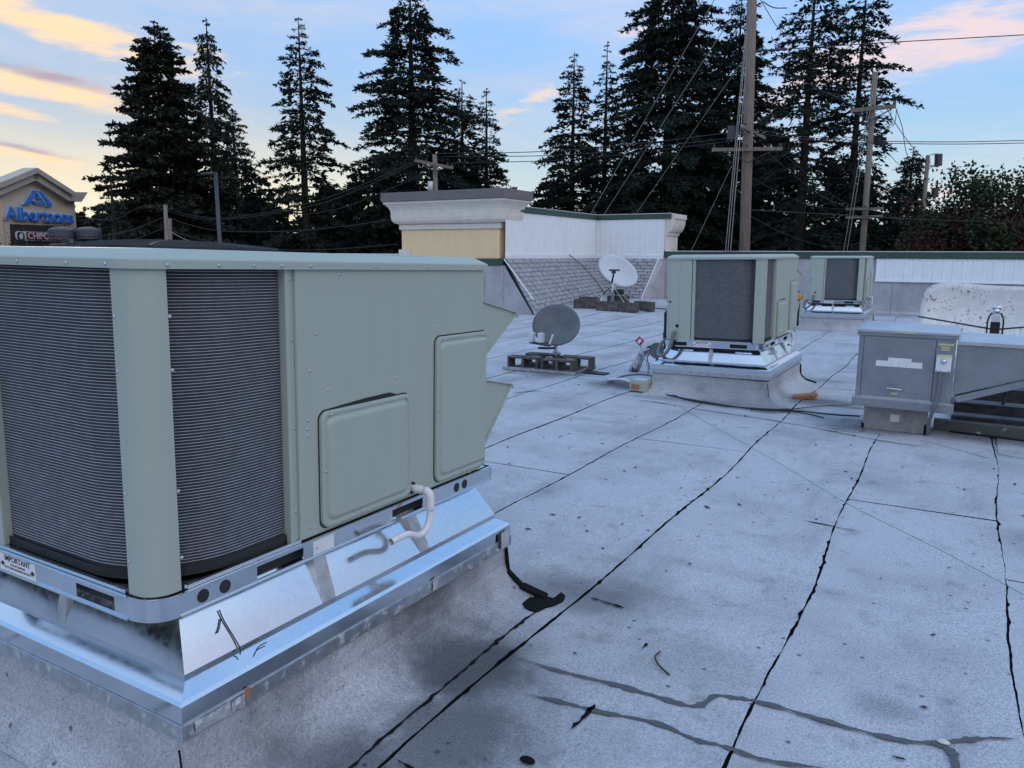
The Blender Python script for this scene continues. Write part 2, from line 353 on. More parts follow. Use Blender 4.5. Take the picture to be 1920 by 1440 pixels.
def tag(o, label, cat, group=None, kind=None):
    o['label'] = label; o['category'] = cat
    if group: o['group'] = group
    if kind: o['kind'] = kind
    return o
def thing(name, label, cat, loc=(0, 0, 0), rot=(0, 0, 0), group=None):
    o = bpy.data.objects.new(name, None); COL.objects.link(o); o.location = loc; o.rotation_euler = rot; o.empty_display_size = .1
    return tag(o, label, cat, group)
def copy_tree(o, parent=None):
    c = o.copy(); COL.objects.link(c); c.parent = parent
    for ch in o.children: copy_tree(ch, c)
    return c
def spline(pts, k=6):
    P = [np.array(p, float) for p in pts]; P = [2*P[0]-P[1]]+P+[2*P[-1]-P[-2]]; out = []
    for i in range(1, len(P)-2):
        for j in range(k):
            t = j/k; out.append(.5*((2*P[i])+(P[i+1]-P[i-1])*t+(2*P[i-1]-5*P[i]+4*P[i+1]-P[i+2])*t*t+(3*P[i]-P[i-1]-3*P[i+1]+P[i+2])*t**3))
    return out+[P[-2]]
def text(body, size, m, parent, mw, name='lettering', ext=.002, off=0.0, align='CENTER', sx=1.0):
    c = bpy.data.curves.new(name, 'FONT'); c.body = body; c.size = size; c.extrude = ext; c.offset = off; c.align_x = align; c.align_y = 'CENTER'
    tmp = bpy.data.objects.new(name, c); COL.objects.link(tmp); bpy.context.view_layer.update()
    me = bpy.data.meshes.new_from_object(tmp.evaluated_get(bpy.context.evaluated_depsgraph_get())); bpy.data.objects.remove(tmp); me.materials.clear(); me.materials.append(m)
    o = bpy.data.objects.new(name, me); COL.objects.link(o)
    if parent is not None: o.parent = parent
    o.matrix_local = mw @ Matrix.Diagonal((sx, 1, 1, 1)); return o
def frame(o, ex, ey):
    """matrix with local x along ex and y along ey"""
    ex, ey = Vector(ex).normalized(), Vector(ey).normalized(); ez = ex.cross(ey)
    return Matrix(((ex.x, ey.x, ez.x, o[0]), (ex.y, ey.y, ez.y, o[1]), (ex.z, ey.z, ez.z, o[2]), (0, 0, 0, 1)))
def rrect(x0, x1, y0, y1, r, n=5, corners=(1, 1, 1, 1)):
    out = []
    for (cx, cy, a, on) in ((x1-r, y1-r, 0, corners[0]), (x0+r, y1-r, 90, corners[1]), (x0+r, y0+r, 180, corners[2]), (x1-r, y0+r, 270, corners[3])):
        if on: out += [(cx+r*cos(radians(a+90*i/n)), cy+r*sin(radians(a+90*i/n))) for i in range(n+1)]
        else: out.append({0: (x1, y1), 90: (x0, y1), 180: (x0, y0), 270: (x1, y0)}[a])
    return out
def sstep(x): x = min(1, max(0, x)); return x*x*(3-2*x)
def zroof(x, y): return .28*sstep((y-17)/7)*sstep((-x-5.5)/4)

# ------------------------------------------------------------------ ground and roof deck
GZ = -6.0
gm = MB().add([(-1500, -1500, GZ), (1500, -1500, GZ), (1500, 1500, GZ), (-1500, 1500, GZ)], [(0, 1, 2, 3)])
o = gm.build('ground', M_ASPH); o['kind'] = 'structure'
XS = [-30.4, -28.9, -27.6, -26.3, -25, -23.7, -22.4, -21.1, -19.8, -18.6, -17.5, -16.5, -15.5, -14.5, -13.5, -12.5, -11.55, -10.6, -9.62, -8.62, -7.62, -6.52, -5.47, -4.46, -3.43, -2.46, -1.48, -.55, .33, 1.26, 2.22, 3.2, 4.2, 5.2, 6.2, 7.2]
YB = 24.72
def ytop(x): return 18.42 if x < -10.55 else YB
# black underlay, as one rolling sheet on top of the building block
u = MB()
gx = np.linspace(-30.4, 7.2, 60); gy = np.linspace(-6, YB, 50)
for i in range(len(gx)-1):
    for j in range(len(gy)-1):
        q = [(gx[i], gy[j]), (gx[i+1], gy[j]), (gx[i+1], gy[j+1]), (gx[i], gy[j+1])]
        u.add([(a, b, zroof(a, b)-.012) for a, b in q], [(0, 1, 2, 3)])
u.box(-30.4, 7.2, -6, YB, GZ, -.2)
roof = u.build('roof', M_BIT); roof['kind'] = 'structure'
def edge(x, ys, near, rng, ph):
    """ragged line of a sheet edge"""
    out = []
    for y in ys:
        w = .0012+.0022*sin(y*3.1+ph)+.002*sin(y*17+ph*3)+rng.uniform(0, .005)
        if near and rng.random() < .05: w += rng.uniform(.006, .016)
        out.append(w)
    for i in range(1, len(out)-1): out[i] = .15*out[i-1]+.7*out[i]+.15*out[i+1]
    return out
rr = random.Random(3)
CROSS = {(-2.46): [6.5, 15.8], (-1.48): [10.3, 18.0], (-.55): [5.57, 14.2], (.33): [4.55, 12.0], (-3.43): [5.1, 9.0, 17.5], (-4.46): [9.35, 16], (-5.47): [8.2, 14.0], (1.26): [3.4, 9.9]}
for i in range(len(XS)-1):
    xa, xb = XS[i], XS[i+1]; near = -4 < xa < 2.0
    cuts = CROSS.get(xa) or [rr.uniform(2, 9), rr.uniform(11, 17)]
    lims = [-6.0]+cuts+[ytop(.5*(xa+xb))]
    for y0, y1 in zip(lims[:-1], lims[1:]):
        if y1-y0 < .2: continue
        st = .03 if near and y0 < 9 else .25
        n = max(2, int((y1-y0)/st)); ys = [y0+.006+(y1-y0-.012)*k/n for k in range(n+1)]
        bow = lambda y, x: .022*sin(y*.9+x*2.3)+.012*sin(y*2.7+x*5)
        ea, eb = edge(xa, ys, near, rr, i), edge(xb, ys, near, rr, i*1.7)
        tilt = rr.uniform(.002, .006)
        m = MB(); vs = []
        for k, y in enumerate(ys):
            a, b = xa+bow(y, xa)+ea[k], xb+bow(y, xb)-eb[k]
            vs += [(a, y, zroof(a, y)+.0), (.5*(a+b), y, zroof(.5*(a+b), y)+.5*tilt), (b, y, zroof(b, y)+tilt), (a, y, zroof(a, y)-.02), (b, y, zroof(b, y)-.02)]
        fs = []
        for k in range(n):
            p, q = 5*k, 5*k+5
            fs += [(p, p+1, q+1, q), (p+1, p+2, q+2, q+1), (p+3, p, q, q+3), (p+2, p+4, q+4, q+2)]
        fs += [(0, 3, 4, 2, 1), (5*n, 5*n+1, 5*n+2, 5*n+4, 5*n+3)]
        o = m.add(vs, fs).build('roofing_sheet', M_ROOF, roof); o.data.materials.append(M_BIT)
        for p in o.data.polygons:
            if p.index >= 4*n or p.index % 4 > 1: p.material_index = 1

def ribbon(pxs, w, name, m, z=.0085, k=8, jit=.35, taper=True, parent=None, seed=1):
    rg = random.Random(seed); P = spline([atz(x, y, z) for x, y in pxs], k); n = len(P); vs = []
    for i, p in enumerate(P):
        t = P[min(i+1, n-1)]-P[max(i-1, 0)]; t = t/np.linalg.norm(t); s = np.array([-t[1], t[0], 0])
        f = (min(1, min(i, n-1-i)/(.12*n)+.05) if taper else 1)*.5*w*(1+.35*sin(i*.7+seed)+.2*sin(i*1.9+2*seed))
        a, b = f*(1+rg.uniform(-jit, jit)), f*(1+rg.uniform(-jit, jit)); vs += [p+s*a, p-s*b]
    return MB().add(vs, [(2*i, 2*i+1, 2*i+3, 2*i+2) for i in range(n-1)]).build(name, m, parent or roof)
# water that ran off the curb
ribbon([(960, 1228), (1040, 1255), (1150, 1282), (1240, 1308), (1300, 1324), (1330, 1312), (1345, 1303), (1400, 1311), (1450, 1322), (1560, 1355), (1680, 1385), (1745, 1392), (1800, 1388), (1860, 1383), (1915, 1386)], .022, 'water_streak', M_WET, seed=2)
ribbon([(980, 1300), (1050, 1315), (1130, 1335), (1230, 1355), (1300, 1385), (1360, 1400), (1440, 1425), (1560, 1442)], .019, 'water_streak', M_WET, seed=3)
ribbon([(1742, 1390), (1768, 1398), (1785, 1412), (1795, 1450), (1800, 1500)], .03, 'water_streak', M_WET, seed=4, z=.0095)
# splits in the cap sheet
for q, w in (([(1108, 1120), (1135, 1128), (1172, 1140)], .012), ([(1070, 1366), (1094, 1345), (1116, 1320)], .016), ([(1204, 1216), (1213, 1205)], .012), ([(1500, 974), (1560, 986), (1612, 997)], .010),
             ([(960, 738), (1000, 733), (1040, 738)], .014), ([(745, 1424), (768, 1438), (790, 1452)], .01), ([(1010, 575), (1030, 572)], .02), ([(1375, 800), (1408, 802)], .008), ([(1672, 1417), (1700, 1424)], .008)):
    ribbon(q, w, 'split', M_BIT, .0085, 5, .5, True, seed=int(q[0][0]))
# seam lines of the turned-up strip beside the near curb and bitumen squeezed out of it
ribbon([(655, 1440), (740, 1365), (830, 1290), (905, 1225), (960, 1180), (1015, 1140), (1055, 1118)], .013, 'bitumen_bead', M_BIT, .0088, 10, .75, False, seed=9)
tp_ = [(962, 1098), (968, 1108), (985, 1118), (1003, 1120), (1000, 1112), (1020, 1116), (1038, 1121), (1052, 1110), (1060, 1116), (1056, 1126), (1040, 1134), (1022, 1139), (1008, 1146), (995, 1144), (984, 1138), (972, 1122)]
P_ = [atz(x, y, .012) for x, y in tp_]; MB().add(P_+[p-np.array([0, 0, .01]) for p in P_], [tuple(range(len(P_)))]+[(i, (i+1) % len(P_), len(P_)+(i+1) % len(P_), len(P_)+i) for i in range(len(P_))]).build('torn_bitumen', M_BIT, roof)
# patches laid round the pedestal of the grey cabinet
def patch(pxs, z=.011):
    P = [atz(x, y, z) for x, y in pxs]; n = len(P)
    MB().add(P+[p-np.array([0, 0, .014]) for p in P], [tuple(range(n))]+[(i, (i+1) % n, n+(i+1) % n, n+i) for i in range(n)]).build('roofing_patch', M_ROOF, roof)
patch([(1530, 797), (1566, 766), (1612, 770), (1618, 806), (1606, 811)], .012)
patch([(1620, 808), (1738, 826), (1852, 858), (1850, 842), (1752, 806), (1738, 817), (1622, 803)], .014)
patch([(1748, 806), (1850, 812), (1860, 846), (1780, 830)], .011)
patch([(1868, 812), (1960, 820), (1990, 872), (1872, 850)], .012)
ribbon([(1160, 742), (1230, 752), (1330, 768), (1430, 783), (1530, 800), (1620, 818), (1760, 840)], .028, 'membrane_ridge', M_ROOF, .018, 8, .3, True, seed=21)

# ------------------------------------------------------------------ far parapet (ribbed white siding over grey membrane)
par = thing('parapet_wall', 'long low parapet wall with green cap and white ribbed siding behind the third unit', 'parapet wall', (0, YB, 0))
MB().box(-8.6, 7.2, .02, .32, -.3, 1.60).build('wall', M_MEMB, par)
pts = [-8.6, -7.65, -6.7, -5.75, -4.8, -3.85, -2.75, -1.78, -.81, .12, 1.06, 2.0, 2.95, 3.9, 4.85, 5.8, 7.2]
for a, b in zip(pts[:-1], pts[1:]):
    top = .955 if b > -2.2 else 1.55
    p = MB(); n = 6; xs = [a+.006+(b-a-.012)*i/n for i in range(n+1)]
    vs = []
    for x in xs: vs += [(x, -.13, .012), (x, -.02, .10), (x, -.012+RND.uniform(-.006, .006), .5), (x, -.008, top), (x, .02, top)]
    p.add(vs, [(5*i+j, 5*i+5+j, 5*i+6+j, 5*i+1+j) for i in range(n) for j in range(4)]).build('membrane_panel', M_MEMB, par)
def siding(x0, x1, z0, z1, parent, ribw=.24, to=lambda x, d, z: (x, -d, z), dep=.022):
    """one ribbed metal sheet"""
    prof = []; x = x0
    while x < x1-.01:
        e = min(x+ribw, x1); prof += [(x, .0), (x+.015, dep), (x+.04, dep), (x+.055, 0), (x+.055+(e-x-.055)*.34, 0), (x+.055+(e-x-.055)*.36, .005), (x+.055+(e-x-.055)*.64, .005), (x+.055+(e-x-.055)*.66, 0)]; x = e
    prof.append((x1, 0)); m = MB(); n = len(prof)
    m.add([to(x, d+.002, z) for x, d in prof for z in (z0, z1)], [(2*i, 2*i+2, 2*i+3, 2*i+1) for i in range(n-1)])
    return m.build('siding_sheet', M_WSIDE, parent)
for a in np.arange(-2.25, 7.0, .96): siding(a, min(a+.96, 7.2), .985, 1.60, par, to=lambda x, d, z: (x, -.03-d, z))
m = MB().box(-2.25, 7.2, -.075, -.02, .935, .990); m.build('drip_trim', M_WSIDE, par, bevel=.006)
MB().box(-8.6, 7.2, -.07, .40, 1.59, 1.775).build('cap_flashing', M_GREEN, par, bevel=.01)
MB().box(-8.6, 7.2, -.085, .41, 1.775, 1.80).build('cap_edge', M_CAPLT, par, bevel=.006)

# ------------------------------------------------------------------ entrance tower seen from its back: white siding over a shingled skirt
TX, TY = -11.02, 24.60          # inner faces of the siding
tow = thing('entrance_tower', 'corner tower with white siding, green cap and grey shingled skirt', 'tower', (0, 0, 0))
ZS, ZT = 1.53, 2.82
MB().box(TX-1.2, TX-.02, 19.3, TY+1.1, GZ, 2.80).box(TX-.02, -8.62, TY+.02, TY+1.1, GZ, 2.80).build('wall', M_CREAM, tow)
for a in np.arange(18.5, TY-.05, .95): siding(a, min(a+.95, TY), ZS+.14, ZT, tow, .19, to=lambda y, d, z: (TX+d, y, z))
for a in np.arange(TX, -8.95, .8): siding(a, min(a+.8, -8.62), ZS+.14, ZT, tow, .19, to=lambda x, d, z: (x, TY-d, z))
for z, h, d in ((ZS+.08, .07, .03), (ZS, .075, .045)):
    MB().box(TX-.01, TX+d, 18.5, TY, z, z+h).build('base_trim', M_WSIDE, tow, bevel=.005)
    MB().box(TX+d, -8.62, TY-d, TY+.01, z, z+h).build('base_trim', M_WSIDE, tow, bevel=.005)
MB().box(TX-.3, TX+.05, 19.25, TY+.3, 2.83, 2.985).build('cap_flashing', M_GREEN, tow, bevel=.01)
MB().box(TX+.052, -8.40, TY-.05, TY+.3, 2.83, 2.985).build('cap_flashing', M_GREEN, tow, bevel=.01)
MB().box(TX-.31, TX+.06, 19.25, TY+.31, 2.985, 3.005).build('cap_edge', M_CAPLT, tow)
MB().box(TX+.061, -8.38, TY-.06, TY+.31, 2.985, 3.006).build('cap_edge', M_CAPLT, tow)
prof = [(-8.62, 1.80), (-8.55, 1.80), (-8.55, 2.30), (-8.50, 2.30), (-8.50, 2.37)]+[(-8.50+.18*sin(t)**1.2+.02, 2.39+.42*(1-cos(t))) for t in np.linspace(.1, pi/2, 9)]+[(-8.26, 2.83), (-8.26, 2.98), (-8.62, 2.98)]
MB().py([(x, z) for x, z in prof], TY+.02, TY+1.2).build('cornice', M_CREAM, tow, bevel=.008)
# skirts: sheathing plus every shingle tab
bx, by = -10.12, 23.70
def skirt_z(x, y): return zroof(x, y)
sk = MB()
zb0, zb1 = .0, .28
sk.add([(bx, 18.45, zb0), (bx, by, zb1), (TX+.03, TY, ZS), (TX+.03, 18.45, ZS)], [(0, 1, 2, 3)])
sk.add([(bx, by, zb1), (-8.95, by, zb1), (-8.75, TY-.03, ZS), (TX+.03, TY-.03, ZS)], [(0, 1, 2, 3)])
sk.build('skirt_sheathing', M_BIT, tow)
def shingles(P0, P1, Q0, Q1, courses, tab, seed):
    """tabs on the quad with lower edge P0-P1 and upper edge Q0-Q1"""
    P0, P1, Q0, Q1 = map(Vector, (P0, P1, Q0, Q1)); rg = random.Random(seed)
    nrm = (P1-P0).cross(Q0-P0).normalized()
    if nrm.z < 0: nrm = -nrm
    for c in range(courses):
        a0, a1 = P0.lerp(Q0, c/courses), P1.lerp(Q1, c/courses); b0, b1 = P0.lerp(Q0, (c+1.25)/courses), P1.lerp(Q1, (c+1.25)/courses)
        L = (a1-a0).length; off = (c % 2)*.5*tab+rg.uniform(-.02, .02); s = -off
        while s < L-.03:
            e = min(s+tab-.026, L); s0 = max(s, 0)
            if e-s0 > .03:
                h = .026+rg.uniform(0, .010); d = rg.uniform(0, .006)
                vs = []
                for (u, top) in ((s0/L, 0), (e/L, 0), (e/L, 1), (s0/L, 1)):
                    base = (a0.lerp(a1, u)-(b0-a0).normalized()*d) if not top else b0.lerp(b1, u)
                    vs.append((base, h if not top else .002))
                m = MB(); m.add([p+nrm*q for p, q in vs]+[p for p, q in vs], [(0, 1, 2, 3), (0, 4, 5, 1), (1, 5, 6, 2), (3, 7, 4, 0)])
                m.build('shingle', M_SHING, tow)
            s += tab
shingles((bx, by, zb1), (bx, 18.47, zb0), (TX+.05, TY, ZS), (TX+.05, 18.47, ZS), 12, .33, 5)
shingles((-8.98, by, zb1), (bx, by, zb1), (-8.78, TY-.05, ZS), (TX+.06, TY-.05, ZS), 12, .33, 6)
# cheeks that close the skirt
ck = MB(); ck.add([(bx+.06, 18.43, -.02), (TX, 18.43, ZS-.16), (TX-.02, 18.43, -.02)], [(0, 1, 2)]); ck.build('cheek_panel', M_MEMB, tow)
ck = MB(); ck.add([(-8.94, by-.1, .2), (-8.74, TY-.04, ZS), (-8.58, TY+.10, ZS), (-8.52, TY-.04, .05)], [(0, 1, 2, 3)]); ck.build('cheek_panel', M_MEMB, tow)
MB().box(-9.5, -8.6, TY-.012, TY+.018, 0, ZS).build('cheek_panel', M_MEMB, tow)
MB().bar((bx+.08, 18.42, 0), (TX+.02, 18.42, ZS), .05, .02).build('edge_flashing', M_BLK, tow)
MB().bar((bx+.05, 18.40, .45), (TX+.02, 18.40, ZS), .035, .02).build('edge_flashing', M_WSIDE, tow)
MB().bar((-8.96, by-.08, .26), (-8.76, TY-.06, ZS), .03, .03).build('edge_flashing', M_WSIDE, tow)
# cable strung across the skirt
c1 = aty(1043, 470, 24.5); c0 = aty(1108, 548, 24.0)
cab = [Vector((-10.98, 22.4, 1.66)), Vector((-10.75, 22.8, 1.36)), Vector((-10.35, 23.2, .78)), Vector((-10.17, 23.45, .40))]
MB().tube(spline(cab, 4), .012, 6).build('hanging_cable', M_BLK, tags=('thin black cable hanging down the shingled skirt of the tower', 'cable'))

# ------------------------------------------------------------------ grey wall, yellow pier with the big cornice
gw = thing('side_parapet', 'grey membrane parapet with green cap below the yellow pier', 'parapet wall', (0, 18.44, 0))
MB().box(-30.4, -11.03, .01, .31, -.3, 1.36).build('wall', M_MEMB, gw)
for i, a in enumerate(np.arange(-11.03, -16.4, -.62)):
    MB().box(a-.61, a-.004, -.014, .008, .0, 1.34).build('membrane_panel', M_MEMB, gw)
MB().box(-11.9, -11.04, -.05, .33, 1.36, 1.525).build('cap_flashing', M_GREEN, gw, bevel=.01)
MB().box(-30.4, -11.92, -.05, .33, 1.36, 1.50).build('cap_flashing', M_CAPLT, gw, bevel=.01)
MB().box(-18.2, -14.66, -.05, .20, 1.50, 1.66).build('coping_box', M_CAPLT, gw, bevel=.02)
pier = thing('stucco_pier', 'yellow stucco pier with a deep cream cornice and taupe coping', 'pier', (0, 18.47, 0))
PL, PR, PD_ = -14.6, -11.2, .75
MB().box(PL, PR, 0, PD_, 1.53, 2.36).build('shaft', M_YEL, pier, bevel=.02)
MB().box(PL-.10, PL+.32, -.04, .5, 1.50, 1.78).build('corner_block', M_CREAM, pier, bevel=.02)
def ring(prof, x0, x1, y0, y1):
    """moulding profile (offset, z) swept round a rectangle"""
    m = MB(); n = len(prof); vs = []
    for (cx, cy, sx, sy) in ((x0, y0, -1, -1), (x1, y0, 1, -1), (x1, y1, 1, 1), (x0, y1, -1, 1)):
        vs += [(cx+sx*o_, cy+sy*o_, z) for o_, z in prof]
    fs = [(a*n+j, ((a+1) % 4)*n+j, ((a+1) % 4)*n+j+1, a*n+j+1) for a in range(4) for j in range(n-1)]
    fs += [tuple(a*n for a in range(4))[::-1], tuple(a*n+n-1 for a in range(4))]
    return m.add(vs, fs)
ring([(0, 2.36), (.05, 2.36), (.05, 2.50), (.03, 2.51)], PL, PR, 0, PD_).build('neck_band', M_CREAM, pier, bevel=.006)
cp = [(.04, 2.515), (.08, 2.52), (.15, 2.55), (.20, 2.61), (.22, 2.70), (.22, 2.80), (.23, 2.90), (.265, 2.98), (.32, 3.05), (.375, 3.09), (.38, 3.10), (.38, 3.15), (.36, 3.151)]
ring(cp, PL, PR, 0, PD_).build('cornice', M_CREAM, pier, smooth=False, bevel=.01)
ring([(.36, 3.152), (.42, 3.152), (.42, 3.405), (.10, 3.42)], PL, PR, 0, PD_).build('coping', M_TAUPE, pier, bevel=.012)
for x in (-14.4, -12.9): MB().box(x, x+.03, -.425, -.40, 3.15, 3.42).build('coping_seam', M_TAUPE, pier)

# ------------------------------------------------------------------ rooftop units
IX, IY, UW, UL = .086, -.013, 1.13, 1.735
XR, XL, YF, YK = -IX, -IX-UW, IY, IY+UL
Z0, Z1, ZP, ZL, ZLT = .578, .648, .648, 1.588, 1.636
sc = MB().lathe([(.0001, .003), (.0028, .0033), (.0042, .0022), (.0060, .0005), (.0060, 0)], 8).mesh('screw'); sc.materials.append(M_SCREW)
def coil_path(inset=.035, r=.30):
    """plan of the condenser coil, bent round the corner behind the post"""
    x1, y1 = XR-inset, YF+inset
    P = [(-.87, y1), (-.6, y1)]+[(x1-r+r*sin(t), y1+r-r*cos(t)) for t in np.linspace(0, pi/2, 12)]+[(x1, .40), (x1, .515)]
    return P
def off(P, d):
    out = []
    for i in range(len(P)):
        a, b = P[max(i-1, 0)], P[min(i+1, len(P)-1)]; t = Vector((b[0]-a[0], b[1]-a[1])).normalized(); out.append((P[i][0]+t.y*d, P[i][1]-t.x*d))
    return out
def make_unit():
    root = thing('rooftop_unit', 'x', 'air conditioner')
    # condenser coil: fin pack and flat tubes
    P = coil_path(); m = MB(); n = len(P)
    m.add([(x, y, z) for x, y in P for z in (.68, ZL)], [(2*i, 2*i+2, 2*i+3, 2*i+1) for i in range(n-1)])
    fin = m.build('coil', M_FIN, root)
    t = MB(); A, B = P, off(P, .0032)
    for k in range(95):
        z = .693+k*.00945; h = .0016
        vs = []
        for i in range(n): vs += [(*A[i], z), (*B[i], z), (*B[i], z+h), (*A[i], z+h)]
        t.add(vs, [(4*i+j, 4*i+4+j, 4*i+5+j, 4*i+1+j) for i in range(n-1) for j in range(3)])
    tb = t.build('coil_tubes', M_COIL, fin); tb['kind'] = 'stuff'
    # pad under the coil with its row of teeth
    Q = off(P, .012); mm = MB(); mm.add([(x, y, z) for x, y in Q for z in (.655, .686)], [(2*i, 2*i+2, 2*i+3, 2*i+1) for i in range(n-1)])
    mm.build('coil_pad', M_DARK, root)
    # inner box so that the cabinet is closed
    MB().box(XL+.02, XR-.36, YF+.36, YK-.02, .66, ZL-.01).build('inner_casing', M_DARK, root)
    # corner posts: quarter-round sheet
    def post(cx, cy, sx, sy, wx, wy):
        r = .075
        pl = [(cx-sx*wx, cy)]+[(cx-sx*r+sx*r*sin(a), cy-sy*(-r)-sy*r*cos(a)) for a in np.linspace(0, pi/2, 8)]+[(cx, cy+sy*wy)]
        inn = [(x-sx*.012 if i == len(pl)-1 else x, y+sy*.012) for i, (x, y) in enumerate(pl)]
        poly = pl+[(cx-sx*.014, cy+sy*wy), (cx-sx*.014, cy+sy*r), (cx-sx*r, cy+sy*.014), (cx-sx*wx, cy+sy*.014)]
        return MB().pz(poly, Z1+.004, ZL+.004).build('corner_post', M_PAINT, root)
    post(XR, YF, 1, 1, .105, .095)
    post(XL, YF, -1, 1, .17, .3)
    # sheet panels
    MB().box(XL+.17, -.905, YF, YF+.02, Z1+.004, ZL).build('side_panel', M_PAINT, root, bevel=.004)
    MB().box(-.898, -.865, YF+.004, YF+.06, Z1+.006, ZL).build('coil_trim', M_PAINT, root, bevel=.004)
    MB().box(XR-.06, XR-.004, .517, .535, Z1+.006, ZL).box(XR-.03, XR-.012, .535, .560, Z1+.006, ZL).build('coil_trim', M_PAINT, root, bevel=.003)
    MB().box(XR-.03, XR, .558, YK, Z1+.003, ZL).build('side_panel', M_PAINT, root, bevel=.006)
    MB().box(XL, XL+.02, YF+.3, YK, Z1+.003, ZL).build('side_panel', M_PAINT, root, bevel=.004)
    MB().box(XL+.021, XR-.031, YK-.02, YK, Z1+.003, ZL).build('end_panel', M_PAINT, root, bevel=.004)
    # pressed access panels: a dish with a rounded raised rim and a lifted top edge
    def access(y0, y1, z0, z1, tilt, cut):
        m = MB(); cor = (1, 1, 1, 1) if not cut else (0, 1, 1, 0)
        lv = [(0, .0), (0, .012), (.004, .015), (.013, .015), (.018, .011), (.024, .011), (.033, .021), (.040, .023)]
        rings = []
        for ins, d in lv:
            rr_ = [(y, z, d) for y, z in rrect(y0+ins, y1-ins*(.3 if cut else 1), z0+ins, z1-ins, max(.035-ins*.25, .012), 5, cor)]; rings.append(rr_)
        nn_ = len(rings[0]); vs = [(XR+d+.0015, y, z) for r_ in rings for y, z, d in r_]
        fs = [(i*nn_+j, i*nn_+(j+1) % nn_, (i+1)*nn_+(j+1) % nn_, (i+1)*nn_+j) for i in range(len(lv)-1) for j in range(nn_)]
        fs.append(tuple(range((len(lv)-1)*nn_, len(lv)*nn_)))
        o = m.add(vs, fs).build('access_panel', M_PAINT, root, smooth=False, bevel=0)
        MB().px(rrect(y0-.005, y1+(.0 if cut else .004), z0-.004, z1+.005, .036, 5, cor), XR-.001, XR+.0012).build('gasket_gap', M_BLK, o)
        for (a, b) in ((y0+.045, z1-.014), (y1-.03, z1-.014), (y0+.014, .5*(z0+z1)), (y1-.02, z0+.014), (y0+.2, z0+.014)):
            inst('screw', sc, o, (XR+.0185, a, b), (0, pi/2, 0))
        return o
    access(.652, 1.160, .668, 1.090, 0, False); access(1.338, YK+.004, .672, 1.302, 0, True)
    m = MB(); m.add([(XR+.002, .70, 1.096), (XR+.002, 1.08, 1.096), (XR+.002, 1.04, 1.108), (XR+.002, .9, 1.106)], [(0, 1, 2, 3)]); m.build('gasket_gap', M_BLK, root)
    # lid: chamfered cap with a down-turned flange, and the fan guard
    lx0, lx1, ly0, ly1 = XL-.012, XR+.012, YF-.012, YK+.014
    m = MB(); rings = []
    for ins, z in ((0, ZL-.008), (0, ZL+.016), (.004, ZL+.021), (.034, ZLT-.010), (.048, ZLT-.002), (.075, ZLT)):
        rings.append([(x, y, z) for x, y in rrect(lx0+ins, lx1-ins, ly0+ins, ly1-ins, .085 if ins < .03 else .07, 6, (0, 0, 1, 1))])
    nn_ = len(rings[0]); vs = [p for r_ in rings for p in r_]
    fs = [(i*nn_+j, i*nn_+(j+1) % nn_, (i+1)*nn_+(j+1) % nn_, (i+1)*nn_+j) for i in range(len(rings)-1) for j in range(nn_)]; fs.append(tuple(range((len(rings)-1)*nn_, len(rings)*nn_))); fs.append(tuple(range(nn_))[::-1])
    lid = m.add(vs, fs).build('lid', M_PAINT, root)
    for y in (.02, .19, .32, .43): inst('screw', sc, lid, (lx1+.001, y+.06, ZL+.003), (0, pi/2, 0))
    for y in (.62, .95, 1.28, 1.66): inst('screw', sc, lid, (lx1+.001, y, ZL+.003), (0, pi/2, 0))
    for x in (-.19, -.37, -.62, -.95): inst('screw', sc, lid, (x, ly0-.001, ZL+.003), (pi/2, 0, 0))
    fc = (-.66, .52)
    MB().lathe([(.36, 0), (.385, 0), (.385, .004), (.37, .005), (.35, .001), (.2, .0005), (.001, .0005)], 40, (*fc, ZLT+.002)).build('fan_shroud', M_DARK, lid)
    fg = MB()
    for i in range(13):
        r = .05+i*.0265; z = ZLT+.008+.022*(1-(r/.375)**2); fg.tube([(fc[0]+r*cos(a), fc[1]+r*sin(a), z) for a in np.linspace(0, 2*pi, 33)], .0028, 5, False)
    for i in range(8):
        a = i*pi/4; fg.tube([(fc[0]+r*cos(a), fc[1]+r*sin(a), ZLT+.010+.022*(1-(r/.375)**2)) for r in np.linspace(.03, .370, 8)], .004, 5)
    fg.lathe([(.001, .036), (.05, .036), (.055, .03), (.05, .02), (.001, .02)], 16, (*fc, ZLT))
    fg.build('fan_guard', M_BLK, lid)
    # base rail, a channel pierced by fork slots
    bx0, bx1, by0, by1, d = XL-.011, XR+.011, YF-.011, YK+.072, .004
    br = MB()
    def run(axis, a, b, fixed, out, slots):
        """front web along one side between a and b with rectangular slots (s0, s1)"""
        zs0, zs1 = Z0+.011, Z1-.016; edges = [a]
        for s0, s1 in slots: edges += [s0, s1]
        edges.append(b)
        def bx_(p, q, za, zb):
            if axis == 'x': br.box(p, q, fixed, fixed-out*d, za, zb)
            else: br.box(fixed, fixed-out*d, p, q, za, zb)
        for i in range(0, len(edges), 2): bx_(edges[i], edges[i+1], Z0, Z1)
        for s0, s1 in slots: bx_(s0, s1, Z0, zs0); bx_(s0, s1, zs1, Z1)
    run('x', bx0+.08, bx1-.105, by0, -1, [(-1.125, -.94), (-.436, -.247)])
    run('y', by0+.085, by1, bx1, 1, [(.352, .556), (1.041, 1.243)])
    run('y', by0+.085, by1, bx0, -1, []); br.box(bx0, bx1, by1-d, by1, Z0, Z1)
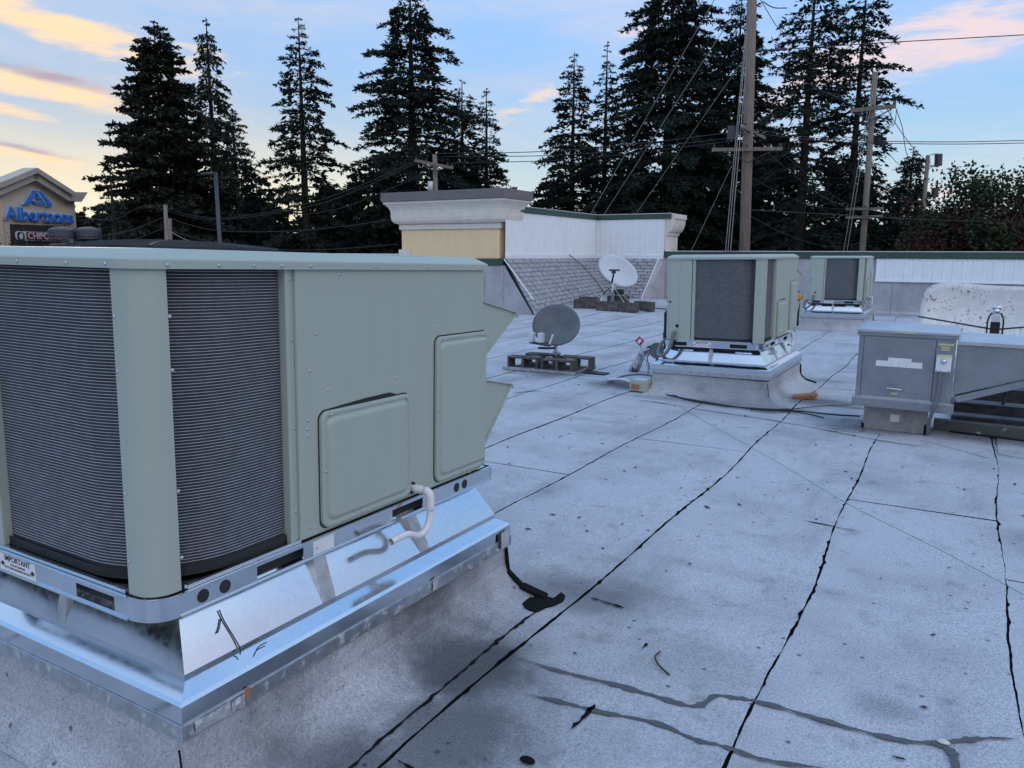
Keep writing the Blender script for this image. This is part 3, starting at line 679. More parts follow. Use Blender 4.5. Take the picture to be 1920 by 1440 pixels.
    for (cx, cy, sx) in ((bx1-.105, by0+.085, 1), (bx0+.08, by0+.085, -1)):
        rx = .105 if sx > 0 else .08
        arc = [(cx+sx*rx*sin(a), cy-.085*cos(a)) for a in np.linspace(0, pi/2, 9)]; inn = [(cx+sx*(rx-d)*sin(a), cy-(.085-d)*cos(a)) for a in np.linspace(0, pi/2, 9)]
        br.pz(arc+inn[::-1], Z0, Z1)
    br.box(bx1, bx1+.007, by0+.09, by1, Z0, Z0+.004); br.box(bx0+.09, bx1-.11, by0-.007, by0, Z0, Z0+.004); br.box(bx1, bx1+.005, by0+.09, by1, Z1-.004, Z1); br.box(bx0+.09, bx1-.11, by0-.005, by0, Z1-.004, Z1)
    br.box(bx0+.02, bx1-.02, by0+.02, by1-.02, Z1-.004, Z1-.001)
    rail = br.build('base_rail', M_GALV, root)
    MB().box(XL+.03, XR-.03, YF+.03, YK, Z0+.004, Z1-.006).build('rail_cavity', M_DARK, rail)
    # bright drip lip above the web
    lip = MB(); lip.box(XL+.17, -.205, YF-.004, YF+.012, Z1-.002, Z1+.012); lip.box(XR-.012, XR+.004, .10, .555, Z1-.002, Z1+.012); lip.build('drip_lip', M_GALV, rail, bevel=.002)
    for yy in (.146, .226, 1.497, 1.562): MB().px([(yy+.021*cos(a), .613+.021*sin(a)) for a in np.linspace(0, 2*pi, 14, endpoint=False)], bx1-.0005, bx1+.0012).build('rail_hole', M_DARK, rail)
    for yy in (.62, .93, 1.02, 1.27, 1.70): inst('screw', sc, rail, (bx1, yy, .61), (0, pi/2, 0))
    MB().box(bx1, bx1+.001, .603, .706, .588, .638).build('sticker', M_LABEL, rail)
    st = MB().box(-.862, -.655, by0-.0012, by0-.0002, .584, .645).build('sticker', M_LABEL, rail)
    mw = lambda x, z: frame((x, by0-.0016, z), (1, 0, 0), (0, 0, 1))
    text('IMPORTANT', .027, M_INK, st, mw(-.758, .628), ext=.0003, off=.0004)
    text('DO NOT REMOVE', .0105, M_INK, st, mw(-.758, .609), ext=.0003)
    text('ROOF CURB ALIGNMENT BRACKETS', .0095, M_INK, st, mw(-.758, .597), ext=.0003)
    for cx, s in ((-.846, -1), (-.671, 1)):
        MB().py([(cx+s*.012, .606), (cx-s*.001, .616), (cx-s*.001, .611), (cx-s*.010, .611), (cx-s*.010, .601), (cx-s*.001, .601), (cx-s*.001, .596)], by0-.0018, by0-.0014).build('arrow', M_INK, st)
    # rain hoods on the far end
    for (za, zb, yo, zc) in ((1.432, 1.372, .30, 1.186), (1.072, 1.018, .265, .75)):
        h = thing('rain_hood', '', ''); h.parent = root
        del h['label']; del h['category']
        for x in (XR-.006, XL+.14): MB().px([(YK+.001, za), (YK+yo, zb), (YK+.004, zc)], x-.003, x).build('side_plate', M_PAINT, h)
        MB().px([(YK+.0012, za+.004), (YK+yo+.012, zb+.002), (YK+yo+.02, zb-.020), (YK+yo+.016, zb-.020), (YK+yo+.008, zb-.001), (YK+.0012, za+.001)], XL+.13, XR+.004).build('top_plate', M_PAINT, h)
        MB().bar((XR-.004, YK+yo, zb-.006), (XR-.004, YK+.01, zc), .016, .012).build('side_lip', M_PAINT, h)
        for t_ in (.25, .72): inst('screw', sc, h, (XR-.005, YK+yo*t_*.9+.02, za-.05-t_*.03), (0, pi/2, 0))
    # condensate trap
    pv = MB(); pth = [(XR-.01, 1.181, .688), (XR+.055, 1.181, .688)]+[(XR+.055+.04*sin(a), 1.181, .648+.04*cos(a)) for a in np.linspace(.2, pi/2, 6)]+[(XR+.095, 1.178, .585), (XR+.096, 1.165, .553), (XR+.096, 1.135, .529), (XR+.096, 1.10, .526), (XR+.096, 1.062, .540), (XR+.096, 1.03, .553), (XR+.096, .98, .556), (XR+.096, .925, .553)]
    dp = pv.tube(spline(pth, 3), .0140, 12, False).build('drain_pipe', M_PVC, root, smooth=True)
    MB().tube([(XR+.02, 1.181, .688), (XR+.05, 1.181, .688)], .0175, 14).build('coupling', M_PVC, dp, smooth=False)
    MB().tube(spline([(XR+.068, 1.181, .688), (XR+.084, 1.181, .683), (XR+.094, 1.181, .668), (XR+.0955, 1.18, .630), (XR+.0955, 1.179, .612)], 3), .0175, 14).build('elbow', M_PVC, dp, smooth=True)
    MB().px([(1.181+.027*cos(a), .688+.027*sin(a)) for a in np.linspace(0, 2*pi, 16, endpoint=False)], XR+.0005, XR+.0015).build('pipe_hole', M_BLK, dp)
    # loose screws over the panel, holes in the front panel
    for y, z in ((.766, 1.564), (1.526, 1.553), (.646, 1.363), (.615, 1.24), (1.085, 1.16), (.701, 1.162), (1.365, 1.343), (.60, 1.07), (.597, 1.04), (.603, 1.015), (1.27, .77), (1.30, .93), (.60, .69), (1.2, .66), (1.62, .655)):
        inst('screw', sc, root, (XR+.0005, y, z), (0, pi/2, 0))
    for y, z in ((.547, 1.55), (.547, 1.35), (.547, 1.05), (.547, .76)): inst('screw', sc, root, (XR-.011, y, z), (0, pi/2, 0))
    for z in (1.45, 1.30, .95, .75):
        inst('screw', sc, root, (XR+.0005, .088, z), (0, pi/2, 0)); inst('screw', sc, root, (-.183, YF-.0005, z), (pi/2, 0, 0))
    for x, z, r in ((-1.153, 1.093, .013), (-1.064, .816, .022)):
        MB().py([(x+r*cos(a), z+r*sin(a)) for a in np.linspace(0, 2*pi, 14, endpoint=False)], YF-.0012, YF-.0003).build('knockout', M_BLK, root)
    for x, z in ((-1.14, 1.45), (-1.12, 1.25), (-1.13, 1.19), (-.95, 1.15), (-.95, 1.12), (-1.0, 1.53)): inst('screw', sc, root, (x, YF-.0005, z), (pi/2, 0, 0))
    return root
def make_adapter():
    root = thing('curb_adapter', 'x', 'curb adapter')
    W_, L_ = 1.364, 1.857
    zfb, zm, zft, zs, zt = .244, .295, .359, .4065, .583
    si = .055; tx1, tx0, ty0, ty1 = -.155, -1.205, .115, L_-.13
    # lower lip (older metal), upper flange, ledge, sloped sides
    lp = MB(); o_ = .006
    for (a, b, c_, d_) in ((-W_-o_, o_, -o_, 0), (-W_-o_, o_, L_, L_+o_), (-W_-o_, -W_, 0, L_), (0, o_, 0, L_)): lp.box(a, b, c_, d_, zfb, zm)
    lp.build('drip_edge', M_GALV2, root, bevel=.002)
    def side(pa, pb, pc, pd, name, mt=M_GALV):     # quad
        return MB().add([pa, pb, pc, pd], [(0, 1, 2, 3)]).build(name, mt, root)
    c_lo = [(-W_, 0), (0, 0), (0, L_), (-W_, L_)]; c_md = [(-W_+si, si), (-si, si), (-si, L_-si), (-W_+si, L_-si)]; c_hi = [(tx0, ty0), (tx1, ty0), (tx1, ty1), (tx0, ty1)]
    c_rd = [(-W_+.010, .010), (-.010, .010), (-.010, L_-.010), (-W_+.010, L_-.010)]
    for i in range(4):
        j = (i+1) % 4; f = MB()
        lo, rd, md, hi = [(*c_lo[i], zm), (*c_lo[j], zm)], [(*c_lo[i], zft-.010), (*c_lo[j], zft-.010)], [(*c_rd[i], zft), (*c_rd[j], zft)], [(*c_md[i], zs-.020), (*c_md[j], zs-.020)]
        rows = [lo, rd, md, hi, [(*c_md[i], zs), (*c_md[j], zs)]]
        f.add([p for r_ in rows for p in r_], [(2*k, 2*k+1, 2*k+3, 2*k+2) for k in range(4)]).build('flange', M_GALV, root)
        A, B, C_, D_ = Vector((*c_md[i], zs)), Vector((*c_md[j], zs)), Vector((*c_hi[j], zt)), Vector((*c_hi[i], zt))
        cuts = {0: [.5], 1: [.345, .675], 2: [.5], 3: [.345, .675]}[i]; ed = [0]+cuts+[1]
        for k in range(len(ed)-1):
            a0 = ed[k]+(.0185 if k else 0); a1 = ed[k+1]-(.0185 if k < len(ed)-2 else 0)
            s_ = MB(); G = 4; nrm = (B-A).cross(D_-A).normalized()
            if nrm.z < 0: nrm = -nrm
            vs = []
            for v_ in range(G+1):
                for u_ in range(G+1):
                    uu = a0+(a1-a0)*u_/G; vv = v_/G; p = A.lerp(B, uu).lerp(D_.lerp(C_, uu), vv)
                    vs.append(p+nrm*(.005*sin(pi*u_/G)*sin(pi*vv)))
            s_.add(vs, [(v_*(G+1)+u_, v_*(G+1)+u_+1, (v_+1)*(G+1)+u_+1, (v_+1)*(G+1)+u_) for v_ in range(G) for u_ in range(G)]).build('panel', M_GALV, root, smooth=True)
        for c_ in cuts:      # folded stiffening ribs
            s_ = MB(); p0, p1 = A.lerp(B, c_-.019), A.lerp(B, c_+.019); q0, q1 = D_.lerp(C_, c_-.019), D_.lerp(C_, c_+.019); nr = (p1-p0).cross(q0-p0).normalized()
            if nr.z < 0: nr = -nr
            s_.add([p0, p1, q1+nr*.03, q0+nr*.03, q0-nr*.01, q1-nr*.01, p0-nr*.01, p1-nr*.01], [(0, 1, 2, 3), (0, 3, 4, 6), (1, 7, 5, 2)]).build('rib', M_GALV2, root)
    MB().add([(*p, zt) for p in c_hi], [(0, 1, 2, 3)]).build('top_plate', M_DARK, root)
    return root
def make_curb(toe=(.10, .20)):
    W_, L_ = 1.364-.012, 1.857-.012; root = thing('roof_curb', 'x', 'roof curb'); m = MB()
    tf, tr = toe; prof = [(0, .262), (0, .15), (.08, .10), (.22, .062), (.45, .028), (.75, .010), (1.0, .0)]
    rows = []; N = 6
    for f, z in prof:
        c = [(-W_-.012-f*.12, .012-f*tf), (-.012+f*tr, .012-f*tf), (-.012+f*tr, L_+f*.03), (-W_-.012-f*.12, L_+f*.03)]
        r_ = []
        for i in range(4):
            a, b = Vector(c[i]), Vector(c[(i+1) % 4])
            r_ += [(*(a.lerp(b, k/N)), z+(.004*sin(9*k+i) if 0 < f < 1 else 0)) for k in range(N)]
        rows.append(r_)
    n = len(rows[0]); m.add([p for r_ in rows for p in r_], [(i*n+j, i*n+(j+1) % n, (i+1)*n+(j+1) % n, (i+1)*n+j) for i in range(len(rows)-1) for j in range(n)])
    m.build('membrane_wrap', M_ROOF, root, smooth=False)
    # torn upstand at the far corner
    MB().bar((-.008, L_-.01, .25), (.0, L_+.005, .11), .022, .012).bar((.0, L_+.005, .11), (.07, L_+.02, .045), .03, .014).bar((.07, L_+.02, .045), (.2, L_+.03, .012), .05, .014).build('torn_edge', M_BIT, root)
    MB().bar((-.012, -.002, .24), (.01, -.006, .09), .004, .006).build('wrap_seam', M_BIT, root)
    return root
def place(o, X, Y, Z, r, t1, t2):
    a, b, r = radians(t1), radians(t2), radians(r)
    T = Matrix(((1, 0, -b), (0, 1, -a), (b, a, 1))); R_ = Matrix.Rotation(r, 3, 'Z'); m = (R_ @ T).to_quaternion().to_matrix().to_4x4()
    m.translation = (X, Y, Z); o.matrix_world = m
UP = [(-1.8141, 1.2499, .0275, .3142, -.9547, -.4302), (-1.7846, 8.7344, .0359, -.646, .2467, .6999), (-1.84, 18.62, .03, -.3, .1, .3)]
unit, adap, curb = make_unit(), make_adapter(), make_curb()
LBL = ['large sage green rooftop air conditioner in front, coil wrapping its corner', 'sage green rooftop air conditioner in the middle with a black gas pipe beside it', 'small-looking sage green rooftop air conditioner farthest off, against the white parapet']
units = [unit, copy_tree(unit), copy_tree(unit)]; adaps = [adap, copy_tree(adap), copy_tree(adap)]; curbs = [curb, copy_tree(curb), copy_tree(curb)]
for i in range(3):
    w = ('front', 'middle', 'farthest')[i]
    for o in (units[i], adaps[i], curbs[i]): place(o, *UP[i])
    curbs[i].matrix_world.translation.z = 0.0
    place(curbs[i], UP[i][0], UP[i][1], 0.004, UP[i][3], UP[i][4]*.2, UP[i][5]*.2)
    tag(units[i], LBL[i], 'air conditioner', 'rooftop air conditioners')
    tag(adaps[i], ['shiny galvanised curb adapter with black marks under the front air conditioner', 'shiny galvanised curb adapter under the middle air conditioner', 'galvanised curb adapter under the farthest air conditioner'][i], 'curb adapter', 'galvanised curb adapters', 'thing')
    tag(curbs[i], ['grey membrane roof curb with a damp patch under the front air conditioner', 'grey membrane roof curb with cables along it, under the middle air conditioner', 'grey membrane roof curb under the farthest air conditioner'][i], 'roof curb', 'membrane roof curbs', 'thing')
# black marks drawn on the near adapter
def on_slope(px_, py_):
    """point on the sloped long side of the near adapter"""
    M_ = adaps[0].matrix_world; Mi = M_.inverted(); A, B, C_ = Vector((-.055, .055, .4065)), Vector((-.055, 1.8, .4065)), Vector((-.150, .065, .583))
    n_ = (B-A).cross(C_-A).normalized()
    if n_.x < 0: n_ = -n_
    o_ = Mi @ Vector(_C); d_ = (Mi.to_3x3() @ Vector(_ray(px_, py_))); t_ = (A-o_).dot(n_)/d_.dot(n_); return o_+d_*t_+n_*.006
for pp in ([(409, 1144), (418, 1165), (446, 1212), (448, 1228)], [(412, 1160), (409, 1178), (405, 1188)]):
    MB().tube(spline([on_slope(*p) for p in pp], 3), .0022, 5).build('marker_stroke', M_INK, adaps[0])
MB().tube(spline([on_slope(470, 1222)+Vector((.01, 0, -.01)), on_slope(482, 1214), on_slope(498, 1205)], 3), .0018, 5).build('marker_stroke', M_INK, adaps[0])

# crumpled foil tape and sealant left on the near drip edge
M_FOIL = mat('crumpled foil tape', (.62, .63, .64), .35, .6, var=.2, vscale=40, bump=.006, bscale=70)
for y0, y1, z0, z1 in ((.035, .16, .250, .291), (.165, .215, .247, .286), (1.20, 1.235, .248, .30), (1.76, 1.83, .25, .335)):
    n = 5; vs = []
    for i in range(n+1):
        y = y0+(y1-y0)*i/n; vs += [(.0068+RND.uniform(0, .003), y, z0+RND.uniform(-.004, .004)), (.0078+RND.uniform(0, .004), y, .5*(z0+z1)), (.0068+RND.uniform(0, .002), y, z1+RND.uniform(-.004, .004))]
    MB().add(vs, [(3*i+j, 3*i+3+j, 3*i+4+j, 3*i+1+j) for i in range(n) for j in range(2)]).build('foil_tape', M_FOIL, adaps[0])
MB().box(.0066, .0075, .218, .238, .262, .30).build('rust_mark', M_WOODB, adaps[0])
MB().box(.0066, .0085, 1.735, 1.755, .262, .33).build('rust_mark', M_RUST, adaps[0])

# ------------------------------------------------------------------ satellite dishes and their blocks
def reflector(rx, ry, dep, thick=.006, sq=2.0, n=40, R=7):
    """bowl over a (super)ellipse, opening along +z"""
    m = MB(); vs = []; 
    def rim(a): c, s = cos(a), sin(a); k = (abs(c)**sq+abs(s)**sq)**(-1/sq); return rx*k*c, ry*k*s
    for side in (0, 1):
        for i in range(1, R+1):
            for j in range(n):
                x, y = rim(2*pi*j/n); f = i/R; x, y = x*f, y*f
                vs.append((x, y, dep*((x/rx)**2+(y/ry)**2)-side*thick))
    vs += [(0, 0, 0), (0, 0, -thick)]; C0, C1 = len(vs)-2, len(vs)-1; o2 = R*n; fs = []
    for i in range(R-1):
        for j in range(n):
            k = (j+1) % n; fs += [(i*n+j, i*n+k, (i+1)*n+k, (i+1)*n+j), (o2+i*n+k, o2+i*n+j, o2+(i+1)*n+j, o2+(i+1)*n+k)]
    for j in range(n):
        k = (j+1) % n; fs += [(C0, j, k)[::1], (C1, o2+k, o2+j), ((R-1)*n+j, (R-1)*n+k, o2+(R-1)*n+k, o2+(R-1)*n+j)]
    return m.add(vs, fs)
def block_mesh():
    """two-hole concrete block, holes along y"""
    L_, H_, T_ = .40, .19, .19; m = MB()
    for (a, b, c, d) in ((0, L_, 0, .03), (0, L_, H_-.03, H_), (0, .03, .03, H_-.03), (L_-.03, L_, .03, H_-.03), (L_/2-.016, L_/2+.016, .03, H_-.03)): m.box(a-L_/2, b-L_/2, -T_/2, T_/2, c, d)
    me = m.mesh('concrete_block'); me.materials.append(M_CMU); return me
BLK = block_mesh()
def block(x, y, z, rz, label, group, sc_=1.0, rx=0):
    o = bpy.data.objects.new('concrete_block', BLK); COL.objects.link(o); o.location = (x, y, z); o.rotation_euler = (rx, 0, rz); o.location.z += (.095*sc_*.9 if rx else 0); o.scale = (sc_*1.15, sc_, sc_*.9)
    b = o.modifiers.new('bevel', 'BEVEL'); b.width = .008; b.segments = 2
    return tag(o, label, 'concrete block', group)
d1 = thing('satellite_dish', 'dark grey satellite dish on a short white mast among four concrete blocks', 'satellite dish', (-5.14, 10.02, 0))
R1 = MB(); rm = reflector(.37, .315, .055).build('reflector', M_DISHG, d1, smooth=True)
rm.matrix_local = Matrix.Translation((.03, .05, .62)) @ (Vector((.12, -.86, .36)).normalized().to_track_quat('Z', 'Y').to_matrix().to_4x4()) @ Matrix.Rotation(radians(-8), 4, 'Z')
MB().tube([(0, 0, .02), (.02, .02, .20), (.03, .04, .48)], .03, 10).build('mast', M_DISHW, d1, smooth=True)
MB().tube(spline([(.02, .02, .30), (-.02, -.16, .31), (-.06, -.34, .33)], 4), .018, 8).build('feed_arm', M_LAMP, d1)
MB().bar((-.20, -.34, .405), (.12, -.34, .375), .05, .03).build('feed_bracket', M_LAMP, d1)
for x in (-.17, -.02): MB().box(x-.035, x+.035, -.40, -.30, .41, .55).build('feed_box', M_DISHW, d1, bevel=.012)
MB().bar((.10, -.33, .38), (.13, -.27, .53), .02).build('bracket_strut', M_DISHW, d1)
for k in range(4):
    r = .045+.012*k
    MB().tube([(.02+(.02*k+r)*cos(a)*1.2, -.12, .26-r*.6+r*sin(a)) for a in np.linspace(-pi, .7, 12)], .005, 5).build('cable_loop', M_BLK, d1)
tr = thing('ballast_tray', 'flat galvanised ballast tray under the grey dish', 'tray', (-5.13, 9.86, 0), (0, 0, radians(2)))
MB().box(-.56, .56, -.36, .42, .010, .018).build('pan', M_RUST, tr); MB().box(-.56, .56, -.375, -.36, .010, .055).build('front_edge', M_GALV2, tr); MB().box(.56, .575, -.375, .42, .010, .055).build('side_edge', M_GALV2, tr)
for (x, y, rz, l) in ((-5.40, 9.64, 3, 'concrete block at the front outer corner of the dish tray, holes facing out'), (-4.84, 9.62, 2, 'concrete block on the dish tray nearest the middle air conditioner and the viewer'),
                      (-5.34, 10.06, 4, 'concrete block behind the outer front block on the dish tray'), (-4.76, 10.04, 3, 'concrete block at the back of the tray, right beside the mast')):
    block(x, y, .02, radians(rz), l, 'blocks weighing down the grey dish', 1.06)
MB().box(-4.55, -4.2, 9.75, 9.95, .012, .02).build('rubber_mat', M_BLK, tags=('black rubber mat lying beside the dish tray', 'mat'))
# second dish
z2 = zroof(-8.8, 21.0)
d2 = thing('satellite_dish', 'large pale oval satellite dish on a braced mast before the shingled skirt', 'satellite dish', (-8.86, 21.0, z2))
o = reflector(.67, .41, .08).build('reflector', M_DISHW, d2, smooth=True)
o.matrix_local = Matrix.Translation((.02, .32, 1.02)) @ (Vector((.26, -.86, .42)).normalized().to_track_quat('Z', 'Y').to_matrix().to_4x4()) @ Matrix.Rotation(radians(-36), 4, 'Z')
MB().tube([(0, 0, 0), (0, 0, .78)], .045, 12).build('mast', M_GALV2, d2, smooth=True)
MB().tube([(-.02, -.02, .70), (.20, -.42, .98), (.24, -.52, 1.04)], .026, 8).build('feed_arm', M_BLK, d2)
MB().box(.12, .42, -.60, -.50, 1.05, 1.10).box(.19, .29, -.58, -.46, .98, 1.05).build('feed_horn', M_LAMP, d2, bevel=.008)
for x, y in ((-.72, .1), (.62, -.35), (-.1, .75), (.55, .4)): MB().tube([(0, 0, .62), (x, y, .02)], .014, 6).build('brace', M_GALV2 if x > 0 else M_BLK, d2)
for x, y in ((-.34, -.52), (-.12, -.58)): MB().tube([(-.18, -.35, .42), (x, y, .01)], .012, 6).build('brace', M_GALV2, d2)
MB().box(.08, .34, -.05, .1, .36, .52).build('cable_bundle', M_BLK, d2, bevel=.03)
for (x, y, rz, l) in ((-9.45, 20.5, 8, 'weathered block at the outer end of the row under the oval dish'), (-9.5, 21.0, -20, 'weathered block behind the braces of the oval dish'), (-8.62, 20.25, 4, 'weathered block nearest the viewer under the oval dish'),
                      (-8.06, 20.30, -6, 'weathered block butted to the nearest one under the oval dish'), (-7.75, 20.95, -28, 'weathered block nearest the middle air conditioner under the oval dish'), (-9.0, 21.75, 30, 'weathered block hidden behind the mast of the oval dish')):
    block(x, y, zroof(x, y)+.004, radians(rz), l, 'blocks weighing down the oval dish', 1.4, pi/2)
MB().tube(spline([(-8.2, 21.05, z2+.02), (-7.6, 21.0, z2+.02), (-6.9, 21.2, .1), (-6.0, 21.4, .04), (-4.6, 21.3, .03)], 5), .016, 6).build('coax_cable', M_BLK, tags=('black cable leading over the roof from the oval dish', 'cable'))
MB().box(-.2, .2, -.12, .12, 0, .03).box(-.16, .1, -.1, .1, .03, .05).build('scrap_sheet', M_DISHW, tags=('white bent scrap of sheet behind the oval dish', 'scrap')).location = (-8.15, 21.75, zroof(-8.15, 21.75)+.01)
# grimy rectangular dish behind the grey cabinet
d3 = thing('satellite_dish', 'big grimy white dish with rounded corners behind the grey cabinet', 'satellite dish', (.40, 12.55, 0))
o = reflector(.93, .56, .20, .012, 5.0, 64, 9).build('reflector', M_DIRTYW, d3, smooth=True)
o.matrix_local = Matrix.Translation((0, .28, .66)) @ (Vector((-.02, -.90, .36)).normalized().to_track_quat('Z', 'Y').to_matrix().to_4x4()) @ Matrix.Rotation(radians(-2), 4, 'Z')
MB().box(-.055, .055, -.52, -.42, .0, .80).build('feed_post', M_BLK, d3, bevel=.01)
MB().box(-.05, .05, -.55, -.42, .80, .90).build('feed_box', M_DISHW, d3, bevel=.012)
MB().tube([(0, -.49, .90), (0, -.49, .98)], .042, 12).tube([(-.05, -.5, .99), (.05, -.5, .99)], .028, 10).build('feed_horn', M_GALV, d3, smooth=True)
for s in (-1, 1): MB().tube(spline([(s*.05, -.47, .92), (s*.085, -.47, .84), (s*.09, -.47, .70), (s*.085, -.48, .50), (s*.07, -.48, .3)], 4), .011, 6).build('feed_cable', M_BLK, d3)
for s in (-1, 1): MB().tube([(s*.02, -.47, .70), (s*.93, .0, .80)], .012, 6).build('feed_strut', M_RUST, d3)
MB().box(-.25, .25, .2, .5, 0, .5).build('mount', M_RUST, d3, bevel=.02)

# ------------------------------------------------------------------ grey make-up air cabinet with its intake hood
MX0, MX1, MY0, MY1 = -.815, -.005, 7.80, 8.52
mau = thing('air_cabinet', 'grey sheet metal air cabinet with a sloping intake hood', 'air handler', (0, 0, 0))
body = MB().box(MX0+.012, MX1-.012, MY0+.012, MY1, .34, .935).build('body', M_MAU, mau, bevel=.004)
MB().box(MX0-.012, MX1+.02, MY0-.006, MY1+.01, .262, .345).build('base_rail', M_MAU, mau, bevel=.006)
MB().box(MX0-.005, MX1+.012, MY0-.001, MY1+.01, .345, .352).build('rail_edge', M_MAUL, mau)
MB().box(MX0-.004, MX1+.004, MY0-.004, MY1+.006, .93, .965).build('lid_flange', M_MAU, mau, bevel=.003)
MB().add([(MX0-.012, MY0-.014, .962), (MX1+.010, MY0-.014, .962), (MX1+.010, MY1+.012, .962), (MX0-.012, MY1+.012, .962), (MX0-.012, MY0-.014, .992), (MX1+.010, MY0-.014, .985), (MX1+.010, MY1+.012, 1.0), (MX0-.012, MY1+.012, 1.008), ((MX0+MX1)/2, (MY0+MY1)/2, 1.02)],
         [(0, 1, 5, 4), (1, 2, 6, 5), (2, 3, 7, 6), (3, 0, 4, 7), (4, 5, 8), (5, 6, 8), (6, 7, 8), (7, 4, 8), (3, 2, 1, 0)]).build('lid', M_MAUL, mau, bevel=.004)
door = MB().box(-.757, -.172, MY0+.002, MY0+.0125, .357, .918).build('door', M_MAU, mau, bevel=.003)
MB().box(-.760, -.757, MY0+.008, MY0+.013, .357, .92).box(-.172, -.168, MY0+.008, MY0+.013, .357, .92).build('door_gap', M_BLK, door)
MB().box(-.757, -.172, MY0-.002, MY0+.004, .353, .366).build('kick_strip', M_MAUL, door)
MB().tube(spline([(-.535, MY0+.004, .452), (-.533, MY0-.025, .455), (-.42, MY0-.025, .450), (-.418, MY0+.004, .447)], 3), .007, 8).build('handle', M_GALV, door, smooth=True)
MB().box(-.505, -.445, MY0, MY0+.003, .398, .412).build('sticker', M_YTAG, door)
pap = MB().box(-.645, -.265, MY0, MY0+.003, .652, .705).build('paper_notice', M_LABEL, door); MB().box(-.545, -.355, MY0-.0008, MY0+.0025, .700, .735).build('paper_notice', M_LABEL, door)
for x in (-.52, -.455, -.39): MB().box(x, x+.0015, MY0-.0008, MY0, .655, .702).build('fold_line', M_GREYP, pap)
for x0, x1, z0, z1 in ((-.150, -.030, .872, .890), (-.128, -.060, .848, .862), (-.128, -.065, .828, .842)): MB().box(x0, x1, MY0+.009, MY0+.0135, z0, z1).build('sticker', M_YTAG, mau)
MB().box(-.49, -.34, MY0-.018, MY0-.0135, .966, .978).build('sticker', M_YTAG, mau)
hp = [(MX1-.002, .90), (1.15, .90), (1.15, .845), (MX1-.002, .425)]
hood = MB().py(hp, MY0+.05, MY1-.05).build('intake_hood', M_MAU, mau, bevel=.004)
MB().add([(MX1, MY0+.03, .915), (1.17, MY0+.03, .905), (1.17, MY1-.03, .935), (MX1, MY1-.03, .945), (MX1, MY0+.03, .885), (1.17, MY0+.03, .875), (1.17, MY1-.03, .9), (MX1, MY1-.03, .9)], [(0, 1, 2, 3), (0, 4, 5, 1), (1, 5, 6, 2), (3, 2, 6, 7), (0, 3, 7, 4)]).build('hood_top', M_MAUL, hood)
MB().bar((MX1+.03, MY0+.045, .395), (1.17, MY0+.045, .825), .05, .055).build('hood_lip', M_MAU, hood)
for x, z in ((-.70, .30), (-.25, .30), (-.06, .305), (-.04, .42), (-.04, .88), (-.79, .42), (-.14, .395)): inst('screw', sc, mau, (x, MY0-.007 if z < .35 else MY0+.011, z), (pi/2, 0, 0))
ped = thing('cabinet_pedestal', 'lavender grey membrane pedestal with a white sticker under the grey cabinet', 'pedestal')
MB().box(-.735, -.195, 8.02, 8.46, .0, .262).build('membrane_wrap', M_PED, ped, bevel=.015); MB().box(-.50, -.42, 8.016, 8.021, .10, .17).build('sticker', M_LABEL, ped)
MB().box(-.745, -.725, 8.015, 8.03, .0, .06).build('bitumen_corner', M_BIT, ped); MB().box(-.21, -.19, 8.013, 8.03, .0, .10).build('bitumen_corner', M_BIT, ped)
ds = thing('disconnect_switch', 'white disconnect switch with a round knob on the grey cabinet', 'switch', (-.098, MY0+.01, .715))
MB().box(-.060, .060, -.05, .0, -.075, .075).build('box', M_LABEL, ds, bevel=.008); MB().tube([(0, -.05, .022), (0, -.075, .022)], [.026, .018], 16).build('knob', M_GALV, ds, smooth=True)
MB().box(-.056, .056, -.054, -.046, .062, .074).build('cover_edge', M_YTAG, ds)
for x in (-.045, -.02, .045): MB().box(x-.004, x+.004, -.052, -.049, -.068, -.060).build('bolt', M_BLK, ds)
MB().tube(spline([(-.115, MY0-.02, .64), (-.118, MY0-.022, .52), (-.122, MY0-.022, .42), (-.142, MY0-.03, .30), (-.168, MY0+.05, .17), (-.172, MY0+.14, .05), (-.172, MY0+.16, .0)], 5), .016, 10).build('flex_conduit', M_GREYP, smooth=True, tags=('dark grey conduit dropping from the disconnect switch to the roof', 'conduit'))
# steel frame and timbers under and beyond the hood
def beam(name, a, b, w, h, m, l, c): return MB().bar(a, b, w, h).build(name, m, tags=(l, c), bevel=.004)
beam('steel_beam', (-.02, 8.6, .205), (3.2, 8.55, .19), .06, .10, M_RUST, 'dark steel beam running along under the intake hood', 'beam')
beam('timber_sleeper', (-.14, 8.36, .055), (3.0, 8.30, .05), .12, .10, M_PEEL, 'timber sleeper with peeling white paint below the intake hood', 'timber')
beam('steel_beam', (-.0, 9.5, .22), (3.4, 9.45, .2), .08, .14, M_RUST, 'second dark steel beam farther behind the intake hood', 'beam')
beam('steel_post', (.42, 9.0, .0), (.47, 8.95, .62), .025, .025, M_RUST, 'thin dark post propping the intake hood', 'post')
beam('angle_strut', (.60, 8.75, .60), (.98, 8.75, .32), .02, .03, M_GALV2, 'pale galvanised strut slanting down under the intake hood', 'strut')
MB().box(.0, 3.4, 8.7, 11.8, .018, .10).build('dark_slab', M_RUST, tags=('low dark slab under the grimy dish', 'platform'), bevel=.02)  # low dark box covering the floor below hood and dish
for i, (x, y, r_) in enumerate(((.55, 9.1, 20), (.85, 9.0, -15), (1.05, 9.3, 5))):
    MB().box(-.22, .22, -.05, .05, 0, .03).build('plank_scrap', (M_WOODB, M_PEEL, M_RUST)[i], tags=(('brown plank scrap lying under the intake hood', 'painted plank scrap lying under the intake hood', 'black plank scrap lying under the intake hood')[i], 'plank')).location = (x, y, .102)
    bpy.data.objects[-1] if False else None
